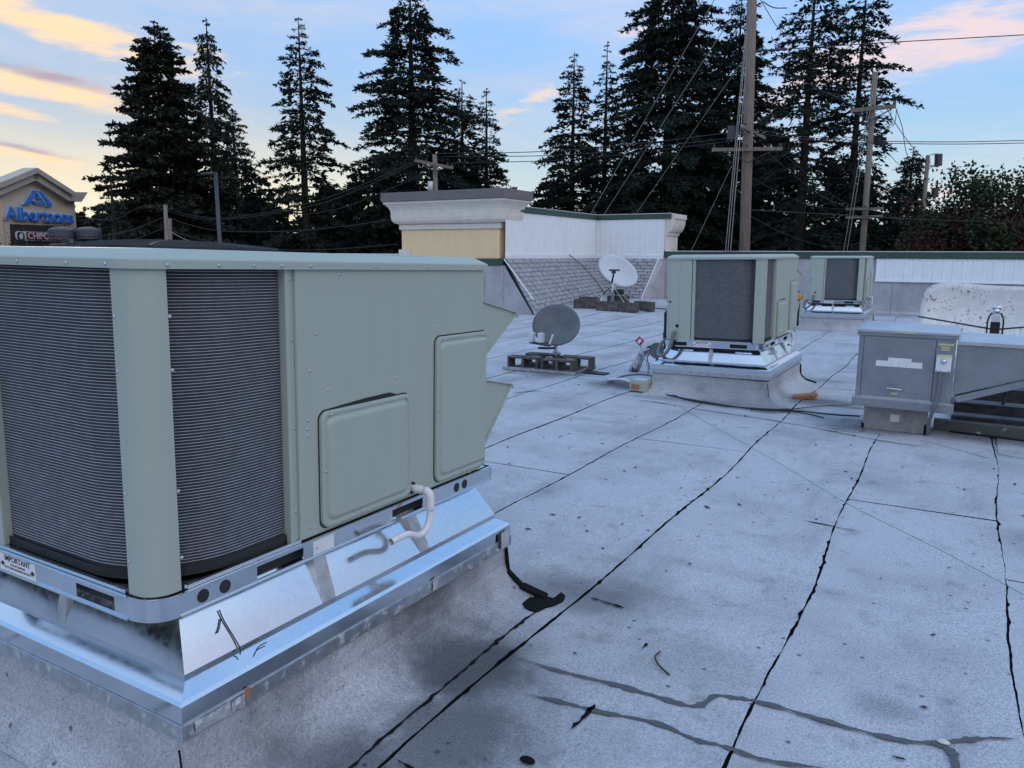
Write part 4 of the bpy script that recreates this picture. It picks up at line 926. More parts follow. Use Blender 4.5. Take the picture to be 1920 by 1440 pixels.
MB().tube(spline([(.0, 8.24, .015), (.5, 8.18, .018), (1.2, 8.1, .018), (2.2, 8.0, .018)], 5), .014, 6).build('roof_cable', M_BLK, tags=('black cable along the peeling timber sleeper', 'cable'))
# ------------------------------------------------------------------ clutter round the middle unit
def cable(name, pts, r, m, label, cat='cable', k=6): return MB().tube(spline(pts, k), r, 8).build(name, m, smooth=True, tags=(label, cat))
def rp(x, y, z=.02): return atz(x, y, z)
cable('roof_cable', [rp(1226, 716), rp(1250, 735), rp(1300, 752), rp(1390, 764), rp(1480, 769), rp(1560, 777), rp(1612, 780)], .008, M_BLK, 'black cable sweeping past the foot of the middle curb to the pedestal')
cable('roof_cable', [rp(1205, 728), rp(1260, 742), rp(1330, 755), rp(1420, 768), rp(1490, 772), rp(1545, 783)], .007, M_BLK, 'second black cable lying just in front of the middle curb')
cable('roof_cable', [rp(1420, 766), rp(1470, 768), rp(1520, 763), rp(1560, 760), rp(1600, 759)], .005, M_BLK, 'thin black cable curving from the middle curb to the grey cabinet')
cable('cable_bundle', [rp(1408, 766, .03), rp(1430, 768, .035), rp(1455, 769, .035), rp(1478, 768, .03)], .015, M_BLK, 'knot of black cables at the corner of the middle curb')
cable('white_conduit', [rp(1140, 712, .03), rp(1165, 711, .09), rp(1182, 716, .07), rp(1192, 722, .05)], .016, M_PVC, 'pale plastic conduit bent down into the beige box', 'conduit')
cable('white_conduit', [rp(1140, 716, .03), rp(1170, 705, .06), rp(1200, 702, .10), rp(1226, 705, .10)], .014, M_GREYP, 'grey conduit arching from the roof to the middle curb', 'conduit')
bb = thing('junction_box', 'beige junction box lying on the roof by the middle curb', 'box', tuple(rp(1203, 735, .0)), (0, 0, radians(-14)))
MB().box(-.13, .13, -.08, .10, .015, .145).build('body', M_BEIGE, bb, bevel=.012); MB().box(-.09, .09, -.06, .08, .145, .16).build('lid', M_DISHW, bb, bevel=.006); MB().box(-.10, .02, -.083, -.079, .04, .10).build('face_plate', M_WOODB, bb)
pv_ = thing('vent_boot', 'peeling silver gooseneck pipe boot beside the middle curb', 'pipe', tuple(rp(1187, 697, 0)))
MB().tube(spline([(0, 0, 0), (.06, 0, .12), (.13, 0, .26), (.22, 0, .33), (.33, 0, .31)], 4), [.075]*5+[.06]*6+[.045]*6, 12).build('boot', M_SILVER, pv_, smooth=True)
MB().tube(spline([(.20, 0, .34), (.30, 0, .37), (.40, 0, .31), (.44, 0, .24)], 4), .035, 8).build('wrap', M_BIT, pv_); MB().tube(spline([(.25, -.03, .3), (.22, -.04, .2), (.26, -.05, .1), (.24, -.05, .0)], 4), .008, 5).build('loose_wire', M_BLK, pv_)
sd = thing('round_cover', 'small round grey cover plate standing at the corner of the middle adapter', 'cover', (-3.20, 9.05, .30))
MB().tube([(0, .0, .19), (0, -.02, .19)], .10, 24).build('plate', M_DISHG, sd, smooth=False); MB().bar((0, .01, 0), (0, .01, .19), .04, .02).build('stem', M_GREYP, sd)
tg = thing('warning_tag', 'small red and white tag tilted on its corner by the middle unit', 'tag', (-3.55, 9.35, .56), (radians(90), radians(38), 0))
MB().box(-.045, .045, -.045, .045, -.004, .004).build('plate', M_REDT, tg); MB().box(-.02, .02, -.03, .03, .004, .006).build('face', M_WHITE, tg); 
MB().bar((-3.55, 9.36, .52), (-3.35, 9.36, .02), .012).build('tag_stake', M_GALV2, tags=('thin stake holding the small red tag', 'stake'))
def gas(u, label):
    M_ = units[u].matrix_world; w = lambda *p: M_ @ Vector(p)
    t_ = thing('gas_pipe', label, 'pipe')
    MB().tube(spline([w(XL-.01, .35, .95), w(XL-.09, .35, .95), w(XL-.12, .35, .93), w(XL-.12, .35, .85), w(XL-.12, .35, .62)], 4), .020, 8).build('pipe', M_BLK, t_, smooth=True)
    MB().tube([w(XL-.12, .35, .70), w(XL-.12, .35, .62)], .028, 8).build('union', M_BLK, t_)
    MB().tube([w(XL-.12, .35, .62), w(XL-.12, .35, .05)], .014, 8).build('drip_leg', M_BLK, t_)
gas(1, 'black gas pipe elbowing out beside the middle air conditioner')
def whip(u, label):
    M_ = units[u].matrix_world; w = lambda *p: M_ @ Vector(p)
    MB().tube(spline([w(-1.09, YF+.01, .735), w(-1.09, YF-.04, .735), w(-1.10, YF-.06, .66), w(-1.13, YF-.08, .55), w(-1.20, YF-.08, .47), w(-1.28, YF-.02, .475), w(-1.30, .08, .56), w(-1.25, .12, .64)], 5), .022, 10).build('flex_conduit', M_GREYP, smooth=True, tags=(label, 'conduit'))
whip(1, 'grey flexible conduit looping below the middle air conditioner'); whip(2, 'grey flexible conduit looping below the farthest air conditioner')
M3 = units[2].matrix_world; w3 = lambda *p: M3 @ Vector(p)
gv = thing('gas_valve', 'black gas pipe with an orange valve beside the farthest air conditioner', 'valve')
MB().tube([w3(-1.42, .1, .03), w3(-1.42, .1, .66)], .024, 8).build('pipe', M_BLK, gv); MB().box(-.07, .07, -.05, .05, -.06, .06).build('valve_body', M_ORNG, gv, bevel=.02).location = w3(-1.42, .1, .70)
MB().tube([w3(-1.72, .1, .86), w3(-1.42, .1, .82)], .018, 8).build('lever', M_BLK, gv)
wb = thing('disconnect_box', 'tall pale electrical box between the middle and farthest air conditioners', 'box', tuple(w3(-1.62, -.05, 0)))
MB().box(-.13, .13, -.06, .06, .10, .62).build('case', M_DISHW, wb, bevel=.015); MB().box(-.09, .09, -.075, -.06, .3, .5).build('cover', M_LABEL, wb, bevel=.01); MB().tube(spline([(.1, 0, .12), (.16, -.02, .05), (.1, -.05, .03), (-.05, -.06, .03)], 4), .02, 6).build('cord', M_BLK, wb); MB().bar((0, 0, 0), (0, 0, .1), .05).build('foot', M_GREYP, wb)
for x, y in ((-.78, 9.35), ):
    pass
wd = MB().add([(-.14, -.05, 0), (.12, -.06, 0), (.17, .02, 0), (-.12, .05, 0), (-.15, -.05, .035), (.11, -.055, .04), (.14, .02, .045), (-.12, .05, .03)], [(0, 1, 2, 3), (4, 5, 6, 7), (0, 1, 5, 4), (1, 2, 6, 5), (2, 3, 7, 6), (3, 0, 4, 7)]).build('broken_board', M_WOODB, tags=('broken orange brown board at the foot of the middle curb', 'board'))
wd.location = tuple(rp(1508, 745, .02)); wd.rotation_euler = (radians(12), radians(-6), radians(24))
# ------------------------------------------------------------------ litter on the near roof
MB().tube(spline([rp(1238, 1221, .012), rp(1229, 1230, .016), rp(1231, 1240, .016), rp(1240, 1252, .014), rp(1256, 1266, .012)], 5), [.003]+[.004]*19+[.0025], 6).build('twig', M_TWIG, tags=('curled brown twig lying on the roof sheets', 'twig'))
lf = MB().lathe([(.0001, .010), (.010, .011), (.017, .007), (.0195, .004), (.018, 0)], 10).build('seed_pod', M_LEAFW, tags=('pale round leaf on the dark water streak', 'leaf')); lf.location = tuple(rp(1769, 1392, .010)); lf.scale = (1.1, .75, .8)
lf = MB().lathe([(.0001, .020), (.014, .018), (.024, .010), (.026, .004), (.02, 0)], 9).build('bitumen_lump', M_BIT, tags=('small black lump of bitumen at the bottom edge of the roof view', 'lump')); lf.location = tuple(rp(989, 1427, .008)); lf.scale = (1.1, .7, .7)
ST = spline([atz(1278, 764, .012), atz(1340, 800, .012), atz(1460, 868, .03), atz(1590, 945, .055), atz(1760, 1030, .04), atz(1925, 1118, .015), atz(2040, 1175, .012)], 6)
MB().tube(ST, .0017, 5).build('green_string', M_STRING, tags=('thin green string stretched across the roof sheets', 'string'))
deb = MB(); rg = random.Random(11)
for _ in range(520):
    y = rg.uniform(1.6, 14); x = rg.uniform(-5.5, 3.0); s = rg.uniform(.003, .010)*(1.6 if rg.random() < .1 else 1); a = rg.uniform(0, pi); e = rg.uniform(1, 3)
    if -3.3 < x < -1.5 and (1.2 < y < 3.2 or 8.6 < y < 10.8): continue
    c, d = cos(a), sin(a); deb.add([(x+c*s*e, y+d*s*e, .008), (x-d*s, y+c*s, .008), (x-c*s*e, y-d*s*e, .008), (x+d*s, y-c*s, .008), (x, y, .008+s*.8)], [(0, 1, 4), (1, 2, 4), (2, 3, 4), (3, 0, 4)])
o = deb.build('needle_litter', M_TWIG); tag(o, 'scattered specks of needles and grit on the roof', 'litter', kind='stuff')

# ------------------------------------------------------------------ trees
def mesh_np(name, V, F, m):
    me = bpy.data.meshes.new(name); nv, nf, k = len(V), len(F), F.shape[1]
    me.vertices.add(nv); me.vertices.foreach_set('co', V.astype(np.float32).ravel()); me.loops.add(nf*k); me.loops.foreach_set('vertex_index', F.astype(np.int32).ravel())
    me.polygons.add(nf); me.polygons.foreach_set('loop_start', np.arange(0, nf*k, k, dtype=np.int32)); me.polygons.foreach_set('loop_total', np.full(nf, k, dtype=np.int32)); me.update(); me.materials.append(m); return me
def nrmz(a): return a/np.maximum(np.linalg.norm(a, axis=1, keepdims=True), 1e-6)
def blades(p, d, ln, w, rng):
    """elongated four-point sprays starting at p along d"""
    n = len(p); r = nrmz(np.cross(d, rng.normal(size=(n, 3)))); a = p+d*ln[:, None]*.45
    V = np.stack([p, a+r*w[:, None], p+d*ln[:, None], a-r*w[:, None]], 1).reshape(-1, 3); return V, np.arange(4*n).reshape(n, 4)
def conifer(name, label, px_, D_, top, half, seed, m=M_FIR, cb=.06, n=170, shape=.85, droop=.30, dens=1.0, rag=.4, rise=.35, weep=0.0, leaf=(.28, .048), lean=0.0, group=None, parent_mesh=None, trunk=.30, bulge=0.0, base=None):
    """px_, top: where the tip stands in the view; half: crown half-width in metres at its widest"""
    rng = np.random.default_rng(seed); tip = atd(px_, top, D_) if base is None else np.array(base); b = np.array([tip[0], tip[1], GZ]); H = tip[2]-GZ
    t = np.sort(cb+(1-cb)*rng.random(n)**.92); az_ = np.arange(n)*2.39996+rng.normal(0, .35, n)
    whorl = np.repeat(rng.random(n//4+1), 4)[:n]
    prof = ((1-t)/(1-cb))**shape*(1+bulge*np.sin(pi*t)); L = 1.22*half*prof*(1-rag*rng.random(n))*(1+.25*(whorl-.5))+.05
    long_ = rng.random(n) < .07; L[long_] *= 1.28
    dirs = np.stack([np.cos(az_), np.sin(az_), np.zeros(n)], 1); z0 = H*t
    up = rise*(t-.35)+rng.normal(0, .07, n)
    def bp(i, s): return np.stack([dirs[i, 0]*L[i]*s, dirs[i, 1]*L[i]*s, z0[i]+L[i]*(up[i]*s-droop*s**2)], 1)
    nt_ = np.maximum(3, (5+L*11.0*dens)).astype(int); bi = np.repeat(np.arange(n), nt_); s = .10+.90*rng.random(len(bi))**.75
    p0 = bp(bi, s); side = np.where(rng.random(len(bi)) < .5, 1, -1); ang = side*np.radians(rng.uniform(15, 75, len(bi)))
    dx, dy = dirs[bi, 0], dirs[bi, 1]; td = np.stack([dx*np.cos(ang)-dy*np.sin(ang), dx*np.sin(ang)+dy*np.cos(ang), -droop*rng.random(len(bi))*1.0-weep+up[bi]*.6], 1); td = nrmz(td)
    tl = np.minimum(.22, .35*L[bi])+.34*L[bi]*(1.05-s); tl = tl*rng.uniform(.5, 1.1, len(bi))
    m_ = np.maximum(3, (3+tl*6.5)).astype(int); li = np.repeat(np.arange(len(bi)), m_); q = rng.random(len(li))
    pp = p0[li]+td[li]*(tl[li]*q)[:, None]; ld = td[li]+rng.normal(0, .45, (len(li), 3)); ld[:, 2] -= .12+weep; ld = nrmz(ld)
    tz = (.45+.55*np.minimum(1, L[bi][li]/1.2)); ln = leaf[0]*tz*rng.uniform(.6, 1.25, len(li)); V, F = blades(pp, ld, ln, leaf[1]*tz*rng.uniform(.6, 1.3, len(li)), rng)
    nc = int(n*11*dens**2.5); ti = cb+(1-cb)*rng.random(nc)*.93; rc = half*1.22*((1-ti)/(1-cb))**shape*(1+bulge*np.sin(pi*ti))*.50*np.sqrt(rng.random(nc)); ac = rng.random(nc)*2*pi
    pc = np.stack([rc*np.cos(ac), rc*np.sin(ac), H*ti-rc*droop*.8], 1); dc = nrmz(np.stack([np.cos(ac), np.sin(ac), rng.normal(-.25, .35, nc)], 1)); kc = np.minimum(1, .25+rc/1.2)
    V2, F2 = blades(pc, dc, leaf[0]*1.7*kc*rng.uniform(.6, 1.2, nc), leaf[1]*2.5*kc*rng.uniform(.6, 1.2, nc), rng); F = np.concatenate([F, F2+len(V)]); V = np.concatenate([V, V2])
    V[:, 0] += lean*V[:, 2]
    if parent_mesh is not None: parent_mesh.append((V+b, F)); return None
    tr_ = MB(); r0 = trunk; tr_.tube([(lean*h*H, 0, h*H) for h in (0, .25, .5, .75, .9, 1.0)], [r0*1.3, r0, r0*.72, r0*.4, r0*.2, .02], 8)
    for i in range(0, n, 1):
        pb = [bp(np.array([i]), f)[0] for f in (0, .35, .7, .95)]; tr_.tube([(p[0]+lean*p[2], p[1], p[2]) for p in pb], [.012+.018*L[i], .010+.011*L[i], .008+.005*L[i], .006], 3, False)
    root = thing(name, label, 'tree', tuple(b), group=group)
    tr_.build('trunk', M_BARK, root); link('crown', mesh_np('crown', V, F, m), m, root, fix=False); return root
G_ = 'tall conifers behind the shops'
conifer('fir_tree', 'slender ragged conifer with drooping sprays, second tall one from the store gable', 386, 52, 33, 2.6, 12, M_CEDAR, n=200, shape=.62, droop=.55, weep=.45, rag=.35, group=G_, bulge=.1)
conifer('pine_tree', 'dense rounded pine with a domed top nearest the store gable', 288, 50, 42, 3.5, 11, M_PINE, n=300, shape=.55, droop=.12, dens=1.15, rag=.22, rise=.3, group=G_, leaf=(.28, .07), bulge=.25, cb=.1)
conifer('fir_tree', 'shorter fir with a pointed top tucked behind the drooping conifer', 436, 58, 205, 4.0, 13, n=170, shape=.75, group=G_)
conifer('fir_tree', 'small spiky fir with bare-looking tips beside the store gable', 206, 44, 322, 1.7, 14, n=110, shape=.8, droop=.1, dens=.7, rise=.3, group=G_)
conifer('fir_tree', 'open crowned fir standing alone with sky on both sides', 559, 50, 34, 4.7, 15, n=150, shape=.70, droop=.30, dens=.95, rag=.5, group=G_, cb=.05)
conifer('fir_tree', 'very tall broad fir behind the yellow pier, top out of sight', 768, 50, -45, 6.6, 16, n=240, shape=.62, droop=.28, dens=1.15, rag=.42, group=G_, trunk=.42)
conifer('fir_tree', 'dense fir hugging the broad tall fir behind the yellow pier', 866, 54, 150, 4.2, 17, n=170, shape=.7, group=G_)
conifer('fir_tree', 'thin pointed fir at the edge of the gap in the trees', 912, 56, 166, 3.2, 18, n=150, shape=.75, dens=.85, group=G_)
conifer('fir_tree', 'pointed fir just across the gap of open sky', 1077, 52, 97, 4.1, 19, n=180, shape=.72, group=G_)
conifer('fir_tree', 'sparse thin topped fir between the gap fir and the dark giant', 1139, 56, 78, 3.7, 20, n=150, shape=.85, dens=.8, rag=.5, group=G_)
conifer('fir_tree', 'dark giant fir reaching out of the picture above the tower', 1265, 50, -90, 7.0, 21, n=270, shape=.55, dens=1.25, rag=.35, group=G_, trunk=.45)
conifer('fir_tree', 'dense dark fir directly behind the large wooden pole', 1392, 54, -20, 5.2, 22, n=230, shape=.6, dens=1.15, rag=.35, group=G_)
conifer('fir_tree', 'open tall fir with a bare trunk showing, beside the large wooden pole', 1532, 48, -75, 4.6, 23, n=170, shape=.5, dens=.75, rag=.5, droop=.35, group=G_, trunk=.34, lean=.0)
conifer('fir_tree', 'tall gappy fir right behind the slanting crossarm pole', 1628, 50, -60, 3.9, 24, n=150, shape=.45, dens=.75, rag=.55, droop=.35, group=G_, trunk=.3)
conifer('fir_tree', 'small dense cone-shaped fir beyond the slanting crossarm pole', 1713, 58, 276, 3.3, 25, M_CEDAR, n=210, shape=.7, dens=1.2, rag=.25, group=G_)
# lower firs filling the row
low = [(250, 60, 350, 3.0, 'low fir below the domed pine'), (350, 62, 300, 4, 'low fir between the domed pine and the drooping conifer'), (480, 64, 330, 5, 'low fir in front of the gap beside the lone fir'), (620, 62, 345, 5, 'low fir at the foot of the lone fir'), (700, 60, 300, 5, 'low fir under the broad tall fir'), (850, 64, 300, 5.5, 'low fir behind the small transformer pole'),
       (950, 66, 345, 4, 'low fir closing the bottom of the sky gap'), (1040, 62, 335, 5, 'low fir below the gap fir'), (1180, 58, 300, 5.5, 'low fir behind the tower cap'), (1320, 58, 230, 6, 'low fir filling the space under the dark giant'), (1450, 60, 250, 5.5, 'low fir beside the large wooden pole'), (1590, 60, 300, 5, 'low fir between the two open tall firs')]
for i, (x, D_, top, hf_, l) in enumerate(low):
    conifer('fir_tree', l, x, D_, top, hf_, 40+i, M_FARFIR, n=120, shape=.5, droop=.3, dens=.8, rag=.4, group='low firs filling the tree row', leaf=(.36, .11), cb=.03)
# far wooded ridge: one mass
acc = []; rg = random.Random(5)
for i in range(64): conifer('', '', -150+i*36+rg.uniform(-14, 14), 82+rg.uniform(-6, 26), 405+rg.uniform(-16, 22), 4.5, 100+i, n=50, shape=.6, dens=.5, parent_mesh=acc, leaf=(.6, .24), cb=.02)
for i in range(46):  # unseen trees round the sides and back, added to darken metal reflections
    a_ = CAM_Y+radians(52+i*5.6+rg.uniform(-2, 2)); D_ = rg.uniform(58, 78); conifer('', '', 0, 0, 0, 6.5, 300+i, n=46, shape=.5, dens=.4, parent_mesh=acc, leaf=(.9, .42), cb=.02, base=(-sin(a_)*D_, cos(a_)*D_, rg.uniform(6, 11)))
of = 0; Vs, Fs = [], []
for V, F in acc: Vs.append(V); Fs.append(F+of); of += len(V)
o = link('treeline', mesh_np('treeline', np.concatenate(Vs), np.concatenate(Fs), M_FARFIR), M_FARFIR, fix=False); tag(o, 'far dark row of woods along the horizon', 'woods', kind='stuff')
hl = MB(); hp_ = [(-220+i*40, 120+10*sin(i*1.7)) for i in range(1)]
ang_ = np.linspace(radians(80), radians(-280), 131); hv = []
for i, a in enumerate(ang_):
    a_ = CAM_Y*0+a; h = 8+2.5*sin(i*.9)+1.5*sin(i*2.3); hv += [(-sin(a_)*150, cos(a_)*150, GZ), (-sin(a_)*152, cos(a_)*152, h*.55), (-sin(a_)*190, cos(a_)*190, h)]
hl.add(hv, [(3*i+j, 3*i+3+j, 3*i+4+j, 3*i+1+j) for i in range(130) for j in range(2)]); o = hl.build('hill', M_FARFIR); o['kind'] = 'structure'
# broad-leaved tree turning red
def leafy(name, label, px_, D_, top, rx, rz, seed, mats, clumps=60, per=260, leaf=.20, group=None):
    rng = np.random.default_rng(seed); tip = atd(px_, top, D_); cz = tip[2]-rz; b = np.array([tip[0], tip[1], GZ])
    root = thing(name, label, 'tree', tuple(b), group=group); H = cz-GZ; tr_ = MB(); tr_.tube([(0, 0, 0), (.1, 0, H*.5), (0, .1, H)], [.28, .2, .12], 8); P = {id(k): [] for k in mats}; Dd = {id(k): [] for k in mats}
    for c in range(clumps):
        u = nrmz(rng.normal(size=(1, 3)))[0]; r = rng.random()**.4; cc = np.array([u[0]*rx*r, u[1]*rx*r, H+u[2]*rz*r*(1 if u[2] > 0 else 1.3)]); sg = rng.uniform(.35, .75)
        tr_.tube([(0, 0, H*.75), tuple(cc*.5+np.array([0, 0, H*.42])), tuple(cc)], [.06, .04, .012], 4, False)
        mk = mats[0] if (cc[2]-H)/rz < rng.uniform(-.2, .9) else mats[-1]
        P[id(mk)].append(cc+rng.normal(0, sg, (per, 3))*np.array([1, 1, .75]))
        if rng.random() < .5:      # twigs that stand out against the sky
            e = cc+u*rng.uniform(.5, 1.3)+np.array([0, 0, .3]); tr_.tube([tuple(cc), tuple(e)], [.012, .005], 3, False); P[id(mk)].append(cc+(e-cc)*rng.random((40, 1))+rng.normal(0, .10, (40, 3)))
    tr_.build('trunk', M_BARK, root)
    for k in mats:
        if not P[id(k)]: continue
        pp = np.concatenate(P[id(k)]); dd = nrmz(rng.normal(size=pp.shape)); V, F = blades(pp, dd, leaf*rng.uniform(.6, 1.2, len(pp)), leaf*.32*rng.uniform(.7, 1.2, len(pp)), rng); link('crown', mesh_np('crown', V, F, k), k, root, fix=False)
    return root
leafy('maple_tree', 'round leafy tree turning dark red at the edge of the view', 1858, 44, 322, 3.5, 3.6, 31, (M_REDL, M_GRNL), 95, 260, .20)
leafy('maple_tree', 'low green leafy tree at the foot of the red one', 1768, 46, 418, 1.7, 1.7, 32, (M_GRNL,), 45, 260, .2)
leafy('maple_tree', 'small yellowish green tree by the twin parking lamp', 178, 40, 455, 1.2, 1.3, 33, (M_GRNL,), 16, 160, .16)
leafy('shrub', 'sprig of shrub in front of the dark brown sign panel', 68, 46, 462, .6, .8, 34, (M_GRNL,), 8, 120, .14)

# ------------------------------------------------------------------ poles and wires
def pole(label, x0, y0, x1, y1, D_, r, extra_top=0.0, m=M_POLE, name='utility_pole'):
    """leaning pole through two sighted points, down to the ground"""
    a = np.array(atd(x0, y0, D_)); b = np.array(atd(x1, y1, D_)); t_ = thing(name, label, 'utility pole' if name == 'utility_pole' else 'light pole', (0, 0, 0)); d = (a-b)/np.linalg.norm(a-b)
    foot = b+d*((GZ-b[2])/d[2]); top = a+d*extra_top; MB().tube([foot, .5*(foot+top), top], [r*1.15, r, r*.82], 14).build('shaft', m, t_, smooth=True); return t_
def arm(t_, x0, y0, x1, y1, D0, D1, w=.1, name='crossarm', ins=(0.03, .5, .97), m=M_POLE):
    a, b = atd(x0, y0, D0), atd(x1, y1, D1); MB().bar(a, b, w, w*1.15).build(name, m, t_)
    for f in ins:
        p = a+(b-a)*f; MB().lathe([(.02, 0), (.05, .03), (.03, .06), (.05, .09), (.02, .13)], 8, tuple(p+np.array([0, 0, w*.5]))).build('insulator', M_LAMP, t_)
D1 = 31.0
p1 = pole('large weathered wooden pole rising out of view behind the middle unit', 1410, 0, 1396, 470, D1, .19, 6.0)
arm(p1, 1335, 281, 1467, 279, D1-.3, D1-.3, .11); arm(p1, 1393, 238, 1433, 259, D1-.9, D1+1.5, .10, ins=(.1, .9))
MB().bar(atd(1360, 284, D1-.3), atd(1402, 305, D1-.3), .03).bar(atd(1445, 284, D1-.3), atd(1402, 305, D1-.3), .03).build('arm_brace', M_RUST, p1)
MB().box(-.12, .12, -.12, .12, -.25, .25).build('bracket', M_LAMP, p1, bevel=.03).location = tuple(atd(1371, 250, D1-.4)); MB().bar(atd(1371, 250, D1-.4), atd(1400, 248, D1), .05).build('bracket_arm', M_RUST, p1)
D2 = 42.0
p2 = pole('slanting grey pole with a long crossarm and a bird, right of the large pole', 1641, 135, 1617, 470, D2, .15, .0)
arm(p2, 1594, 208, 1680, 199, D2-.3, D2-.3, .15); arm(p2, 1586, 392, 1657, 391, D2-.3, D2-.3, .10); arm(p2, 1585, 408, 1656, 405, D2-.3, D2-.3, .10)
MB().bar(atd(1600, 210, D2-.3), atd(1634, 226, D2-.3), .05).bar(atd(1672, 204, D2-.3), atd(1634, 226, D2-.3), .05).build('arm_brace', M_RUST, p2)
bd = MB().lathe([(.0001, 0), (.06, .03), (.075, .09), (.05, .16), (.04, .2), (.045, .235), (.0001, .27)], 8).build('bird', M_LAMP, tags=('small dark bird perched on the end of the crossarm', 'bird')); bd.location = tuple(atd(1675, 198, D2-.3)+np.array([0, 0, .02])); bd.rotation_euler = (0, .4, 0)
D4 = 50.0
p4 = pole('distant pole with a transformer bracket in front of the cone-shaped fir', 1740, 291, 1730, 412, D4, .13)
MB().tube([atd(1760, 289, D4), atd(1759, 311, D4)], .2, 10).build('transformer', M_LAMP, p4); MB().bar(atd(1737, 310, D4), atd(1760, 312, D4), .1).bar(atd(1745, 290, D4), atd(1758, 288, D4), .06).bar(atd(1737, 320, D4), atd(1750, 311, D4), .06).build('bracket', M_DISHW, p4)
MB().tube([atd(1753, 352, D4), atd(1753, 370, D4)], .18, 8).build('transformer', M_LAMP, p4)
D3 = 40.0
p3 = pole('grey pole with crossarm and transformer standing behind the yellow pier', 815, 290, 817, 360, D3, .135)
arm(p3, 778, 301, 850, 315, D3-.3, D3-.3, .12, ins=(.03, .3, .85, .97)); MB().tube([atd(807, 340, D3-.4), atd(807, 360, D3-.4)], .13, 10).build('transformer', M_DISHW, p3, smooth=True)
MB().bar(atd(790, 306, D3-.3), atd(816, 322, D3-.3), .05).bar(atd(840, 314, D3-.3), atd(816, 322, D3-.3), .05).build('arm_brace', M_RUST, p3)
D5 = 38.0
p5 = pole('thin brown pole below the domed pine with wires meeting on it', 310, 384, 313, 460, D5, .10); p6 = pole('second thin brown pole right next to the wire-meeting one', 318, 410, 320, 460, D5+1, .10)
L1 = pole('grey street light pole with a short arm below the drooping conifer', 404, 323, 413, 466, 38.0, .10, 0, M_LAMP, 'light_pole')
MB().bar(atd(404, 324, 38), atd(392, 325, 37.6), .06).build('arm', M_LAMP, L1); MB().box(-.28, .28, -.12, .12, -.05, .05).build('lamp_head', M_LAMP, L1, bevel=.03).location = tuple(atd(388, 326, 37.5))
wn = 0
def wire(pts, Ds, r, label, m=M_WIRE, k=6):
    Ds = [d if d <= 31 else 42+(d-48)*.444 if 'distant pole' in label else 31+(d-31)*.647 if 'slanting pole' in label or 'crossarm' in label or 'bird' in label else 31+(d-31)*.333 if 'large pole' in label and 'pier' in label else d if 'large pole' in label or 'red tree' in label else 38+(d-47)*.18 for d in Ds]
    P = spline([atd(x, y, d) for (x, y), d in zip(pts, Ds)], k); return MB().tube(P, r, 5).build('power_line' if m is M_WIRE else 'guy_wire', m, tags=(label, 'wire' if m is M_WIRE else 'guy wire'))
w_ = wire([(1417, 96), (1660, 80), (1925, 65), (2300, 42)], (31, 33, 36, 42), .018, 'heavy single wire running from the large pole to the upper picture edge')
MB().tube(spline([atd(1417+6*i, 96-.4*i, 31) for i in range(0, 11)], 1), [.03, .07]*5+[.03], 8).build('insulator_string', M_LAMP, w_)
wire([(1412, 243), (1556, 261), (1760, 266), (1925, 263), (2200, 255)], (31, 33, 36, 39, 44), .016, 'upper of two wires running level from the small arm of the large pole')
wire([(1412, 249), (1556, 265), (1760, 270), (1925, 268), (2200, 262)], (31, 33, 36, 39, 44), .016, 'lower of two wires running level from the small arm of the large pole')
wire([(1410, 394), (1560, 402), (1740, 412), (1925, 417), (2200, 424)], (31, 34, 38, 42, 48), .020, 'thick telephone wire running low from the large pole past the red tree')
wire([(1406, 405), (1470, 438), (1537, 460), (1580, 462), (1624, 452)], (31, 35, 40, 44, 48), .014, 'deeply sagging wire between the large pole and the slanting pole')
wire([(1350, 287), (1410, 334), (1500, 378), (1560, 391), (1612, 392)], (31, 34, 39, 44, 48), .012, 'wire falling from the outer end of the long crossarm to the slanting pole')
wire([(1440, 287), (1526, 358), (1570, 382), (1605, 394)], (31, 38, 43, 48), .012, 'wire falling from the inner end of the long crossarm to the slanting pole')
wire([(1465, 285), (1560, 365), (1600, 386), (1640, 391)], (31, 40, 45, 48), .012, 'wire falling from the tip of the long crossarm to the slanting pole')
wire([(1426, 0), (1470, 62), (1540, 75), (1590, 116), (1641, 150)], (31, 36, 40, 44, 48), .014, 'wire slanting from the top of the large pole towards the slanting pole')
wire([(1424, 104), (1470, 135), (1526, 162), (1597, 197)], (31, 36, 41, 48), .014, 'slack wire from the insulator string down to the crossarm of the slanting pole')
wire([(1430, 3), (1450, 14), (1476, 15)], (31, 31.5, 32), .02, 'short loop of wire near the top of the large pole')
wire([(1645, 168), (1675, 225), (1708, 272), (1735, 300)], (48, 54, 60, 66), .018, 'wire dropping from the tip of the slanting pole to the distant pole')
wire([(1680, 203), (1692, 240), (1702, 292), (1733, 312)], (48, 54, 60, 66), .018, 'wire dropping from the crossarm end beside the bird to the distant pole')
wire([(1650, 272), (1668, 290), (1690, 312), (1728, 330)], (48, 54, 60, 66), .015, 'lower wire from the slanting pole to the distant pole')
wire([(1670, 203), (1672, 228), (1678, 230), (1681, 205)], (47.6, 47.6, 47.6, 47.6), .016, 'loop of wire hanging under the crossarm beside the bird')
for i, (a, b_, c_) in enumerate((((815, 288), (1020, 284), (1357, 250)), ((836, 294), (1050, 291), (1369, 259)), ((846, 306), (1060, 300), (1372, 265)))):
    wire([a, b_, (1210, (268, 277, 284)[i]), c_], (58, 48, 38, 31), .018, ('topmost', 'middle', 'lowest')[i]+' of three wires between the pier pole and the large pole')
wire([(778, 302), (690, 342), (600, 375), (500, 398), (413, 409), (350, 402), (310, 388)], (58, 56, 54, 52, 50, 48.5, 47), .016, 'upper of two sagging wires from the pier pole to the thin brown pole')
